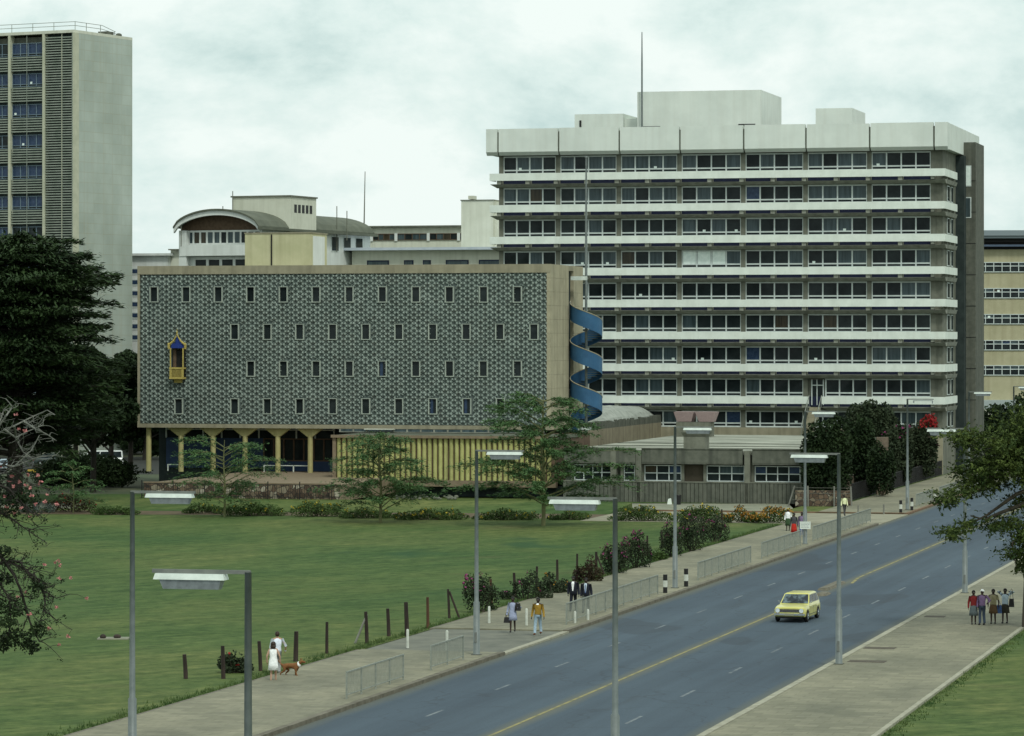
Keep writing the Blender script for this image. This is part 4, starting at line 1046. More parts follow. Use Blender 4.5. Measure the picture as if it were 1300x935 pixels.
# ---------------------------------------------------------------- GUARD RAILINGS
def railing(px0, px1, label, a=-39.85, py=None):
    p0 = on_line(px0, a, .13); p1 = on_line(px1, a, .13); L_ = (p1 - p0).length
    r = thing('guard_railing', label, 'railing', p0, -TH, 'pedestrian guard railings along the left kerb')
    n = max(1, round(L_ / 2.1))
    for i in range(n + 1): MB().box(-.03, .03, L_ * i / n - .03, L_ * i / n + .03, 0, 1.06).build('post', rail_m, r)
    MB().box(-.025, .025, 0, L_, 1.0, 1.055).box(-.02, .02, 0, L_, .14, .18).build('rail', rail_m, r)
    m = MB(); k = int(L_ / .14)
    for i in range(k): y = L_ * (i + .5) / k; m.box(-.008, .008, y - .008, y + .008, .15, 1.02)
    m.build('infill_bars', rail_m, r)
for px0, px1, lab in ((440, 512, 'nearest guard railing panel beside the lower pavement edge'), (547, 588, 'short guard railing left of the driveway crossing'), (719, 835, 'long guard railing in front of the two suited men'),
                      (886, 953, 'guard railing below the dark purple bougainvillea'), (967, 1016, 'guard railing just left of the lamp post with the notice'), (1032, 1105, 'guard railing just right of the lamp post with the notice'),
                      (1163, 1184, 'short guard railing panel between striped bollards'), (1192.5, 1262, 'farthest guard railing partly behind the overhanging tree')):
    railing(px0, px1, lab)
# ---------------------------------------------------------------- BOLLARDS AND POSTS
for px, py, lab in ((844.5, 753, 'black and white striped bollard at the end of the long guard railing'), (871, 745, 'striped bollard right of the lamp post on the pavement'), (1143.5, 651.5, 'striped bollard left of the lamp post with the empty frame'), (1157.6, 648, 'striped bollard right of the lamp post with the empty frame'), (1187, 637, 'striped bollard between the two farthest guard railings')):
    r = thing('striped_bollard', lab, 'bollard', G(px, py, .13), 0, 'black and white bollards on the pavement')
    hh = 1.0; 
    MB().tube([(0, 0, hh * .32), (0, 0, hh * .68)], .125, 10).build('white_band', white_post, r)
    MB().tube([(0, 0, 0), (0, 0, hh)], .118, 10).build('post', black_post, r)
for px, py, h, lab, m in ((517.5, 823, .85, 'white marker post nearest the brown fence post on the lower pavement', white_post), (567.5, 826, .9, 'white marker post behind the short guard railing', white_post), (621, 792, .85, 'white marker post below the small pink flowering bush', white_post), (668.5, 795, .85, 'white marker post between the walking woman and man', white_post),
                          (730, 792, .6, 'white marker post behind the railing below the left suited man', white_post), (746.5, 788, .55, 'white marker post behind the railing below the right suited man', white_post), (1089.5, 653, .7, 'grey marker post behind the railing at the side street', post_grey), (1122, 653, .8, 'grey marker post alone at the side street mouth', post_grey)):
    o = MB().tube([(0, 0, 0), (0, 0, h * .93), (0, 0, h)], [.062, .062, .042], 8).build('marker_post', m); o.location = G(px, py, .1); tag(o, lab, 'post', 'short marker posts on the pavement')
posts = [(236, 862, 1.0, 0), (283.7, 862, 1.35, 0), (331, 852, 1.25, 0), (375.5, 840, 1.3, 0), (415, 830, 1.4, 0), (466, 817, 1.45, 2), (493.7, 808, 1.3, 0), (516.8, 808, 1.6, 0), (543.4, 798, 1.5, 1), (570.5, 785, 1.45, 3), (624, 768, 1.35, 1), (654, 758, 1.3, 0), (681, 749, 1.3, 0), (707.7, 737, 1.2, 0), (732.6, 735, 1.45, 0), (757, 731, 1.4, 3), (822, 706, 1.3, 0), (841, 696, 1.2, 0), (917, 669, 1.3, 0)]
for i, (px, py, h, k) in enumerate(posts):
    m = MB(); lean = R.uniform(-.07, .07); rr_ = R.uniform(.065, .095)
    if k != 2 and i in (3, 7): rr_ = .11
    m.tube([(0, 0, 0), (lean * .4, R.uniform(-.03, .03), h * .5), (lean, 0, h)], [rr_, rr_ * .95, rr_ * .85], 7)
    if k >= 2:
        r = thing('fence_post', '', 'fence post', G(px, py, .02), 0, 'old wooden posts along the lawn edge')
        m.build('upright', post_wood, r)
        MB().tube([((-.55 if k == 2 else .5), -.1, 0), (0, 0, h * .92)], [.055, .05], 6).build('brace', post_grey if k == 2 else post_wood, r); o = r
    else:
        o = m.build('fence_post', post_red if k == 1 else post_wood); o.location = G(px, py, .02)
    tag(o, '%s wooden fence post from the left along the lawn edge%s' % (ORD[i], ', with a slanting brace' if k >= 2 else ', reddish brown' if k == 1 else ''), 'fence post', 'old wooden posts along the lawn edge')
# kerb stones of the small median
for px, py, l, lab in ((1056, 745, 6.5, 'long broken dark median kerb stone on the yellow centre line'), (1045, 755.5, 1.9, 'small dark median kerb stone behind the yellow car')):
    r = MB().hexa([(-.3, -l / 2, 0), (.3, -l / 2, 0), (.3, l / 2, 0), (-.3, l / 2, 0)], [(-.22, -l / 2 + .08, .12), (.22, -l / 2 + .15, .14), (.2, l / 2 - .1, .11), (-.22, l / 2 - .1, .13)]).build('median_kerb', kerb_d)
    r.location = G(px, py, .01); r.rotation_euler = (0, 0, -TH); tag(r, lab, 'kerb stone')
for px, py, w_, lab in ((1101, 840, .8, 'rusty drain cover set in the right pavement near the bottom edge'), (1117, 823, .7, 'faint drain cover in the right pavement by the tall lamp'), (1187, 783, .5, 'small drain cover in the right pavement left of the group of four')):
    r = MB().box(-w_, w_, -.45, .45, 0, .012).build('drain_cover', mat('rusty_cover', (0.06, 0.05, 0.04), (0.10, 0.085, 0.06), scale=3)); r.location = G(px, py, .13); r.rotation_euler = (0, 0, -TH); tag(r, lab, 'drain cover')
# slab with two stones on the lawn
g_ = G(145, 812); r = thing('drain_slab', 'pale drain slab with two brown stones lying on the lawn', 'drain cover', (g_.x, g_.y, .02), 0)
MB().box(-.75, .7, -.5, .5, 0, .06).build('slab', path_m, r)
MB().ell((-.5, -.2, .12), (.15, .2, .13)).ell((.15, -.1, .12), (.18, .2, .11)).build('stone', post_wood, r)
g_ = G(860.5, 641); r = thing('litter_bin', 'black litter bin against the ribbed annexe wall', 'bin', (g_.x, g_.y - .1, .03), 0)
MB().tube([(0, 0, 0), (0, 0, .75)], [.24, .28], 12).build('drum', black_post, r); MB().tube([(0, 0, .752), (0, 0, .8)], [.3, .27], 12).build('rim', black_iron, r)
g_ = G(850, 641); tag(MB().hexa([(-.2, -.15, 0), (.2, -.15, 0), (.2, .15, 0), (-.2, .15, 0)], [(-.12, -.1, .45), (.13, -.1, .5), (.1, .1, .5), (-.12, .1, .45)]).build('white_sack', white_band, loc=(g_.x, g_.y, .03)), 'small white sack beside the black litter bin', 'sack')
dm_ = MB(); q = random.Random(4)
for i in range(60):
    p = G(q.uniform(500, 580), q.uniform(632.5, 636.5)); s = q.uniform(.05, .16); dm_.ell((p.x, p.y, .15 + s * .5), (s * 1.4, s, s), 6, 4)
struct(dm_.build('rubble', concrete), 'stuff')

# ---------------------------------------------------------------- VEGETATION
def leaf(mb, p, size, flat=0.0, m=0, dirv=None, asp=1.0):
    """a leaf-sized quad at p"""
    n = Vector((R.gauss(0, 1), R.gauss(0, 1), R.gauss(0, 1) + flat * 3)).normalized()
    if dirv is None: d = Vector((R.gauss(0, 1), R.gauss(0, 1), R.gauss(0, .6)))
    else: d = dirv + Vector((R.gauss(0, .25), R.gauss(0, .25), R.gauss(0, .15)))
    d = (d - n * d.dot(n))
    if d.length < 1e-6: d = Vector((1, 0, 0))
    d.normalize(); e = n.cross(d); s = size * R.uniform(.6, 1.3); l = s * asp * .5; w = s * .5
    mb.quad([p - d * l, p + e * w * .8 - d * l * .1, p + d * l, p - e * w * .8 + d * l * .1], m)
def clump(mb, c, r, n, size, flat=0, m=0, asp=1.4, hollow=.35):
    for _ in range(n):
        while True:
            v = Vector((R.uniform(-1, 1), R.uniform(-1, 1), R.uniform(-1, 1)))
            if hollow < v.length < 1: break
        leaf(mb, Vector((c[0] + v.x * r[0], c[1] + v.y * r[1], c[2] + v.z * r[2])), size, flat, m, asp=asp)
def limb(mb, p0, p1, r0, r1, bend=.15, n=5, seg=6):
    p0 = Vector(p0); p1 = Vector(p1); L = (p1 - p0).length; pts = []
    off = Vector((R.uniform(-1, 1), R.uniform(-1, 1), R.uniform(-.5, 1))) * bend * L
    for i in range(n + 1):
        t = i / n; pts.append(p0.lerp(p1, t) + off * math.sin(math.pi * t) + Vector((R.gauss(0, 1), R.gauss(0, 1), R.gauss(0, 1))) * .01 * L)
    mb.tube(pts, [r0 + (r1 - r0) * i / n for i in range(n + 1)], seg); return pts
def fuzz(mb, c, r, n, size, m=0):
    # twig sprays: short chains of small leaves running outwards, so that the rim stays ragged
    k = max(1, n // 9)
    for _ in range(k):
        p = Vector((c[0] + R.gauss(0, r[0]), c[1] + R.gauss(0, r[1]), c[2] + R.gauss(0, r[2])))
        d = (p - Vector(c)); d = (d.normalized() if d.length > 1e-6 else Vector((1, 0, 0))) * .5 + Vector((R.gauss(0, .5), R.gauss(0, .5), R.gauss(0, .35)))
        for q in range(9): leaf(mb, p + d * (q * .055) + Vector((R.gauss(0, .03), R.gauss(0, .03), R.gauss(0, .03))), size, .2, m, dirv=d, asp=1.8)
# the great dark cedar on the left
def cedar(loc, Ht, Lmax, label, nb=150, h0=3.0, name='cedar_tree', mtl=None, flat_top=True, sc=1.0):
    r = thing(name, label, 'tree', loc)
    tk_ = MB(); tk_.tube([(0, 0, 0), (.2, 0, Ht * .4), (0, .1, Ht * .95)], [.75 * sc, .5 * sc, .12], 10)
    cr = MB()
    for i in range(nb):
        h = h0 + (Ht - h0) * (i / nb) ** .9; t = (h - h0) / (Ht - h0)
        L = Lmax * (.80 + .20 * math.sin(t * 3.1)) * (1 if t < .86 else 1 - .45 * (t - .86) / .14) * R.uniform(.62, 1.06)
        az = R.uniform(0, 2 * math.pi)
        d = Vector((math.cos(az), math.sin(az), R.uniform(-.02, .16)))
        p0 = Vector((0, 0, h)); p1 = p0 + d * L
        tk_.tube([p0, p0.lerp(p1, .5) + Vector((0, 0, .3)), p1], [.16, .09, .03], 5, cap=False)
        side = Vector((-d.y, d.x, 0))
        nn = int(L * 66)
        for _ in range(nn):
            s = R.uniform(.18, 1) ** .8
            wd = (1 - abs(s - .62)) * L * .26
            q = p0.lerp(p1, s) + side * R.gauss(0, wd * .55) + Vector((0, 0, .3 * math.sin(math.pi * s) + R.gauss(0, .17) - .05))
            leaf(cr, q, R.uniform(.11, .27), .8, 0, dirv=d + Vector((0, 0, -.1)), asp=2.6)
    tk_.build('trunk', bark_blk, r); cr.build('crown', mtl or lf_cedar, r)
    return r
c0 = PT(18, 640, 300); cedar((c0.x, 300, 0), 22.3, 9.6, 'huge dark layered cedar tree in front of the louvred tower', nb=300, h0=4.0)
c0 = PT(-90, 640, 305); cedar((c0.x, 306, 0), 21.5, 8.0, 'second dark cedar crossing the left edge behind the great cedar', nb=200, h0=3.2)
def broadleaf(loc, Ht, rad, label, n=7000, m=None, size=.38, base=.2, name='broadleaf_tree', barkm=None, tr=.3, flowers=None):
    r = thing(name, label, 'tree', loc)
    tb = MB(); cb = MB()
    tb.tube([(0, 0, 0), (.1, 0, Ht * .3), (0, 0, Ht * .7)], [tr, tr * .75, tr * .3], 8)
    K_ = 16
    for i in range(K_):
        a = R.uniform(0, 6.28); rr = rad * R.uniform(.25, .8); hh = Ht * R.uniform(base + .1, .9)
        kk = math.sqrt(max(.1, 1 - ((hh / Ht - .5) / .55) ** 2))
        c = Vector((math.cos(a) * rr * kk, math.sin(a) * rr * kk, hh))
        limb(tb, (0, 0, max(Ht * .2, hh * .6)), c, tr * .35, .04)
        clump(cb, c, (rad * R.uniform(.3, .5), rad * R.uniform(.3, .5), rad * R.uniform(.2, .36)), n // K_, size)
    tb.build('trunk', barkm or bark_blk, r); cb.build('crown', m or lf_dark, r); return r
for px, Y, Ht, rad, lab in ((140, 335, 12.5, 5.0, 'rounded dark tree beside the left end of the patterned building'), (95, 345, 14, 5.5, 'dark broadleaf tree behind the great cedar'), (118, 322, 13.5, 4.8, 'dense dark tree between the great cedar and the patterned building'), (184, 408, 11, 3.8, 'dark background tree seen between the first two yellow columns'), (165, 350, 13.5, 3.6, 'tall dark tree touching the patterned building wall'),
                            (30, 425, 12, 7.0, 'dark background tree beyond the parked silver car'), (95, 428, 12, 6.5, 'dark background tree beyond the white van'), (150, 425, 12, 6.0, 'dark background tree behind the colonnade end'), (-40, 425, 13, 7, 'dark background tree at the left edge')):
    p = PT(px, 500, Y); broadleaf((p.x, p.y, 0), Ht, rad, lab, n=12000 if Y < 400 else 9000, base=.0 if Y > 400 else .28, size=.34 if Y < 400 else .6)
for px, Y, Ht, rad, lab in ((1285, 415, 6, 5, 'dark tree under the yellow office block canopy'), (1330, 400, 8, 6, 'dark tree at the right edge beyond the road')):
    p = PT(px, 500, Y); broadleaf((p.x, p.y, 0), Ht, rad, lab, n=5000, base=.05)
# feathery young thorn trees on the lawn
def acacia(px, py, top, halfw, label, sc=1.0, n=1.0, trunkm=None, tiers=None):
    g = G(px, py); s = F / g.y
    Ht = (py - top) / s; W_ = halfw / s
    r = thing('thorn_tree', label, 'tree', (g.x, g.y, .02), 0, 'young thorn trees on the lawn')
    tb = MB(); cb = MB()
    tb.tube([(0, 0, 0), (.05, 0, Ht * .35), (-.08, 0, Ht * .7), (0, 0, Ht * .97)], [.13 * sc, .10 * sc, .07 * sc, .02], 7)
    nb = int(30 * n)
    for i in range(nb):
        t = (i + .5) / nb; h = Ht * (.22 + .76 * t)
        env = tiers(t) if tiers else math.sin(math.pi * min(1, .25 + .75 * (1 - t))) ** .7
        L = W_ * env * R.uniform(.55, 1.08); az = i * 2.4 + R.uniform(-.4, .4)
        d = Vector((math.cos(az), math.sin(az) * .9, R.uniform(.0, .32)))
        p0 = Vector((0, 0, h - L * .18)); p1 = p0 + d * L
        tb.tube([p0, p0.lerp(p1, .5) + Vector((0, 0, .12 * L)), p1], [.05 * sc, .03, .012], 5, cap=False)
        sub = int(8 + L * 4.6)
        for k in range(sub):
            s0 = R.uniform(.2, 1); q0 = p0.lerp(p1, s0) + Vector((0, 0, .12 * L * math.sin(math.pi * s0)))
            a2 = az + R.choice((-1, 1)) * R.uniform(.15, .9); l2 = R.uniform(.5, 1.5) * min(1, L / 2.2)
            d2 = Vector((math.cos(a2), math.sin(a2), R.uniform(-.38, .22)))
            for _ in range(int(15 * n) if sc > .9 else 13):
                u = R.uniform(0, 1); q = q0 + d2 * l2 * u + Vector((R.gauss(0, .08), R.gauss(0, .08), R.gauss(0, .07) - .14 * u * u))
                leaf(cb, q, R.uniform(.045, .11), .7, 0, dirv=d2, asp=2.8)
    tb.build('trunk', trunkm or bark_g, r); cb.build('crown', lf_acacia, r)
acacia(690, 668, 497, 118, 'largest feathery thorn tree on the lawn in front of the spiral stair', sc=1.3, n=1.9, tiers=lambda t: .95 if t < .45 else .62 if t < .62 else .80 if t < .82 else .45)
acacia(483, 664, 548, 80, 'feathery thorn tree in front of the yellow ribbed wall', n=1.5, tiers=lambda t: 1.0 if t < .5 else .85 if t < .75 else .55)
acacia(285, 657, 556, 80, 'feathery thorn tree in front of the yellow columns', sc=.8, n=1.2, tiers=lambda t: .55 if t < .3 else .95 if t < .75 else .8)
acacia(93, 652, 585, 56, 'small thorn tree in the shade of the great cedar', sc=.5, n=.55, tiers=lambda t: .9 if t < .7 else .6)

# bushes
def bush(px0, px1, py0, py1, label, leafm=None, flm=None, nf=0, name='bougainvillea_bush', group=None, fl_side=None, dens=1.0, cat='bush', Y=None, size=.13, fsize=.13):
    cx = (px0 + px1) / 2; g = G(cx, py1) if Y is None else PT(cx, py1, Y)
    s = F / g.y; w = (px1 - px0) / 2 / s; h = (py1 - py0) / s
    r = thing(name, label, cat, (g.x, g.y + min(w, 1.2) * .6, max(0, g.z)), 0, group)
    cb = MB(); fb = MB(); K_ = max(4, int(w * 4)); tb = MB()
    for i in range(K_):
        ww = w * (.62 if h > 1.5 else .92); x = -ww + 2 * ww * i / max(1, K_ - 1) + R.uniform(-.1, .1); hh = h * (.50 + .46 * math.sqrt(max(0, 1 - (x / w) ** 2))) * (R.uniform(.85, 1.15) if h > 1.5 else R.uniform(.5, 1.1))
        y = R.uniform(-.5, .5) * min(w, 1.2)
        rx = min(max(.35, w * .45), 1.5 if h > 1.5 else .8); rz = hh * .58
        clump(cb, (x, y, hh * .6), (rx, min(rx, 1.2), rz), int(dens * 640 * max(.6, rx * rz * 2)), size * .75, 0, 0)
        rx2 = rx; tb.tube([(x * .2, 0, 0), (x * .6, y * .5, hh * .4), (x, y, hh * .9)], [.05, .035, .015], 5)
        for _ in range(max(1, int(nf / K_))):
            a = R.uniform(0, 6.28); e = R.uniform(.0, 1.4)
            if fl_side == 'L' and x > 0: continue
            q = Vector((x + rx * math.cos(a) * math.cos(e), y - abs(min(rx, 1.2) * math.sin(a) * math.cos(e)), hh * .6 + rz * math.sin(e)))
            for _ in range(3): leaf(fb, q + Vector((R.gauss(0, .07), R.gauss(0, .07), R.gauss(0, .06))), fsize, 0, 0)
    # straggling shoots so that the outline is uneven
    for i in range(int(10 * w) + 6):
        x = R.uniform(-w, w); z0 = h * .55; q1 = Vector((x * 1.12, R.uniform(-.5, .5), h * R.uniform(.7, 1.06) * (1 - .35 * abs(x / w))))
        for k in range(10): leaf(cb, Vector((x, 0, z0)).lerp(q1, k / 9) + Vector((R.gauss(0, .05), R.gauss(0, .05), R.gauss(0, .04))), size * .9, 0, 0)
    tb.build('stem', bark, r); cb.build('foliage', leafm or lf_bush, r)
    if flm: fb.build('flowers', flm, r)
    return r
bush(28, 184, 590, 625, 'long dark hedge in the shade in front of the parked vehicles', leafm=lf_dark, Y=332, name='hedge', cat='hedge', size=.22, dens=.5)
gb = 'bougainvillea bushes along the lawn edge'
bush(586, 634, 738, 780, 'small bush with magenta flowers on its left beside the driveway', flm=fl_mag, nf=34, group=gb, fl_side='L')
bush(643, 692, 729, 763, 'wide dark bush behind the walking woman', flm=fl_mag, nf=6, group=gb)
bush(685, 717, 730, 756, 'dark bush with a few reddish shoots left of the suited men', leafm=lf_bush, flm=fl_or, nf=5, group=gb)
bush(733, 762, 709, 741, 'dark reddish bush right behind the suited men', leafm=lf_maroon, group=gb)
bush(762, 798, 690, 731, 'purple tinged bush behind the tall near lamp', flm=fl_mag, nf=20, group=gb)
bush(790, 827, 683, 724, 'tall bush with magenta flowers on top left of a striped bollard', flm=fl_mag, nf=24, group=gb)
bush(838, 868, 672, 709, 'bush with a few magenta flowers at the foot of the second lamp', flm=fl_mag, nf=9, group=gb)
bush(862, 896, 662, 702, 'spreading dark bush below the orange flower border', flm=fl_mag, nf=10, group=gb)
bush(890, 925, 660, 690, 'dark bush between the orange flowers and the pavement', flm=fl_mag, nf=10, group=gb)
bush(282, 312, 825, 856, 'scrubby dark bush with red buds behind the nearest lamp pole', flm=fl_red, nf=3, group=gb)
gb = 'low flowering shrubs in the border'
for i, (a, b, y0, y1, fm, nf_) in enumerate(((238, 280, 639, 653, fl_yel, 8), (285, 356, 641, 656, fl_yel, 14), (377, 432, 638, 657, fl_yel, 30), (437, 498, 646, 659, fl_yel, 8), (508, 585, 644, 661, fl_yel, 30), (609, 678, 646, 661, fl_yel, 22), (700, 745, 650, 661, fl_yel, 6), (782, 848, 645, 663, fl_yel, 26), (858, 917, 644, 664, fl_yel, 30), (926, 962, 646, 665, fl_or, 90), (955, 1001, 642, 665, fl_or, 120), (120, 170, 642, 655, None, 0), (66, 112, 628, 651, fl_red, 10))):
    bush(a, b, y0, y1, '%s low border shrub%s' % (['left of the first column tree trunk,', 'wide leafy', 'yellow flowered', 'plain green', 'long yellow flowered', 'yellow flowered', 'small sparse', 'broad yellow flowered', 'taller yellow flowered', 'orange flowered', 'brightest orange flowered', 'dull green', 'reddish dark'][i],
         [' near the left thorn tree', ' under the left thorn tree crown', ' between the left and middle thorn trees', ' beside the middle thorn tree trunk', ' behind the lamp by the driveway', ' left of the largest thorn tree trunk', ' right of the largest thorn tree trunk', ' below the annexe windows', ' left of the orange flowers', ' left of the brightest one', ' beside the far walkers', ' at the shaded path', ' under the small thorn tree'][i]),
         leafm=lf_border if i < 12 else lf_maroon, flm=fm, nf=nf_, name='border_shrub', group=gb, cat='shrub', fsize=.16)
bush(826, 842, 694, 713, 'pale green leafy plant between two bougainvillea bushes', leafm=lf_border, name='leafy_plant', cat='plant')
# bougainvillea mass behind the mesh fence, trees over the annexe corner
gm = 'dense bushes behind the black mesh fence'
for (a, b, y0, y1, Y, fm, nf_, lab, lm) in ((1020, 1082, 541, 636, 296, None, 0, 'big dark rounded tree-like bush at the annexe corner', lf_dark), (1070, 1118, 545, 626, 314, None, 0, 'dark bush left of the brick pier behind the fence', lf_dark),
                                       (1120, 1160, 537, 616, 334, fl_mag, 14, 'creeper covered bush with dull red shoots behind the mesh fence', lf_bush), (1150, 1190, 540, 608, 348, fl_mag, 10, 'dark bush below the tower balcony at the right end of the bushes', lf_bush), (1076, 1140, 517, 562, 342, None, 0, 'low spreading bush in front of the tower base', lf_bush)):
    bush(a, b, y0, y1, lab, leafm=lm, flm=fm, nf=nf_, Y=Y, group=gm, size=.3, fsize=.22, dens=.42)
r = bush(1170, 1191, 531, 556, 'cluster of bright red flowers topping the bushes by the tower', leafm=lf_bush, flm=fl_red, nf=110, Y=340, name='red_flowering_bush', size=.2, fsize=.2, dens=.5)
bush(1102, 1138, 572, 630, 'low dark bush at the foot of the brick pier', leafm=lf_dark, Y=310.5, group=gm, size=.28, dens=.45)
g_ = PT(1120, 576, 315.5)
tag(MB().box(-.52, .52, -.4, .4, -3.8, 1.45).build('brick_pier', pinkbrick, loc=(g_.x, g_.y, g_.z)), 'short brown brick pier standing among the bushes behind the fence', 'pier')
# right foreground tree, overhanging
tr = G(1299, 800); r = thing('overhanging_tree', 'large yellow-green tree leaning over the road at the right edge', 'tree', (tr.x + .25, tr.y, 0))
tb = MB(); cb = MB(); Yt = tr.y
def loc_(px, py, dy=0): return PT(px, py, Yt + dy) - Vector((tr.x + .25, tr.y, 0))
tb.tube([(0, 0, 0), (.05, 0, 2.4), (.4, 0, 4.2), (1.5, .2, 5.4)], [.33, .27, .25, .2], 12)
tb.tube([loc_(1335, 610), loc_(1290, 628), loc_(1252, 655), loc_(1225, 668)], [.14, .10, .06, .03], 7)
tb.tube([loc_(1335, 615), loc_(1300, 640), loc_(1268, 652), loc_(1250, 660), loc_(1232, 655)], [.15, .10, .08, .05, .03], 7)
tb.tube([loc_(1335, 600), loc_(1290, 600), loc_(1240, 608)], [.13, .08, .03], 7)
tb.tube([loc_(1320, 590), loc_(1285, 560), loc_(1230, 555)], [.12, .07, .03], 7)
tb.tube([loc_(1335, 640), loc_(1310, 660), loc_(1285, 690), loc_(1290, 720)], [.1, .07, .05, .02], 7)
cl_ = [(1225, 553, 22, 11), (1250, 560, 25, 14), (1285, 545, 30, 22), (1300, 575, 30, 22), (1238, 590, 20, 11), (1265, 585, 25, 15), (1215, 628, 17, 10), (1200, 638, 12, 8), (1235, 618, 22, 12), (1258, 610, 22, 14), (1290, 600, 26, 18), (1228, 600, 15, 9), (1215, 672, 15, 7), (1205, 680, 12, 6), (1232, 665, 12, 7), (1280, 665, 20, 10), (1298, 680, 18, 12), (1262, 668, 14, 6), (1290, 700, 16, 10), (1302, 720, 10, 14), (1340, 560, 40, 35), (1350, 620, 40, 40), (1340, 680, 35, 25), (1380, 600, 40, 60), (1310, 530, 30, 16), (1300, 640, 16, 10)]
for (px, py, rx, rz) in cl_:
    s = Yt / F; c = loc_(px, py, R.uniform(-1.2, 1.2)); n = int(rx * rz * 4.2)
    for _ in range(4):
        cc = c + Vector((R.uniform(-.6, .6) * rx * s, R.uniform(-.8, .8), R.uniform(-.5, .5) * rz * s))
        fuzz(cb, cc, (rx * s * .46, .7, rz * s * .42), min(1800, int(n * .33)), .095)
tb.build('trunk', bark, r); cb.build('crown', lf_olive, r)
# left foreground coral tree, bare branches and pink flowers
Yl = 110.0; base = PT(-70, 430 + H * F / Yl, Yl); r = thing('coral_tree', 'sparse dark branched coral tree with pink flowers at the left edge', 'tree', (base.x, Yl, 0))
tb = MB(); cb = MB(); fb = MB()
def lc(px, py, dy=0): return PT(px, py, Yl + dy) - Vector((base.x, Yl, 0))
tb.tube([(0, 0, 0), (.1, 0, 3), (.0, 0, 6), (-.1, 0, 9)], [.35, .3, .24, .16], 10)
twigs = []
def branch(pts, r0, fan=3, depth=2):
    pts = [lc(*p) for p in pts]; tb.tube(pts, [r0 * (1 - .8 * i / (len(pts) - 1)) for i in range(len(pts))], 6)
    for _ in range(fan * len(pts)):
        i = R.randrange(1, len(pts)); p = pts[i - 1].lerp(pts[i], R.random()); d = (pts[i] - pts[i - 1]).normalized()
        e = p + (d * R.uniform(.2, 1) + Vector((R.uniform(-1, 1), R.uniform(-1, 1), R.uniform(-1, .9)))) * R.uniform(.25, .7)
        q = limb(tb, p, e, .016, .006, .2, 4, 4); twigs.append(e)
        for _ in range(depth):
            m_ = q[R.randrange(1, len(q))]; e2 = m_ + Vector((R.uniform(-1, 1), R.uniform(-.6, .6), R.uniform(-.8, .8))) * .3
            limb(tb, m_, e2, .008, .004, .2, 3, 4); twigs.append(e2)
branch([(-70, 660), (-20, 690), (0, 705), (18, 730), (28, 755), (38, 790), (50, 815)], .09, 4)
branch([(-40, 700), (-5, 716), (10, 713), (25, 713), (35, 728), (52, 748), (72, 760)], .07, 7)
branch([(-30, 700), (-5, 735), (12, 760), (14, 790), (8, 815)], .05, 6)
branch([(5, 712), (30, 722), (48, 735), (58, 765), (50, 790)], .04, 6)
branch([(-70, 650), (-30, 745), (-5, 752), (20, 765)], .05, 4)
branch([(-60, 590), (-20, 610), (10, 620), (30, 640), (48, 655)], .06, 5)
branch([(-60, 600), (-20, 600), (5, 590), (25, 600), (40, 618)], .05, 5)
branch([(-60, 640), (-20, 645), (10, 655), (30, 670), (60, 690)], .05, 5)
for (px, py, rx, rz) in ((0, 770, 14, 10), (48, 800, 12, 12), (20, 775, 14, 9), (0, 700, 16, 8), (20, 810, 22, 12), (8, 790, 15, 8), (38, 822, 14, 10), (2, 818, 12, 12), (10, 640, 25, 18), (35, 632, 18, 14), (-5, 615, 18, 14), (5, 735, 14, 8), (45, 745, 12, 6)):
    s = Yl / F; clump(cb, lc(px, py, R.uniform(-.5, .5)), (rx * s, .4, rz * s), int(rx * rz * (1.0 if py < 700 else 1.4)), .085, 0, 0, hollow=0)
for t in twigs:
    if R.random() < .6: clump(cb, t, (.12, .12, .09), 6, .055, 0, 0, hollow=0)
fl = [(15, 605), (35, 603), (48, 604), (48, 615), (25, 612), (33, 616), (12, 612), (38, 619), (17, 618), (52, 612), (15, 640), (8, 644), (60, 628), (72, 641), (38, 656), (27, 645), (20, 526), (32, 547), (24, 545), (56, 717), (70, 714), (75, 712), (76, 718), (75, 734), (90, 734), (110, 760), (71, 771), (22, 758), (32, 752), (37, 780), (62, 798), (86, 808), (75, 819), (57, 637), (40, 630), (5, 630), (45, 640), (30, 627), (18, 652)]
for (px, py) in fl:
    c = lc(px, py, R.uniform(-.4, .4)); clump(fb, c, (.065, .05, .05), 12, .06, 0, 0, hollow=0)
    # the twig that carries it
    best = min(twigs, key=lambda t: (t - c).length); limb(tb, best, c, .008, .004, .15, 4, 4)
tb.build('trunk', bark_blk, r); cb.build('crown', lf_dark, r); fb.build('flowers', fl_pink, r)
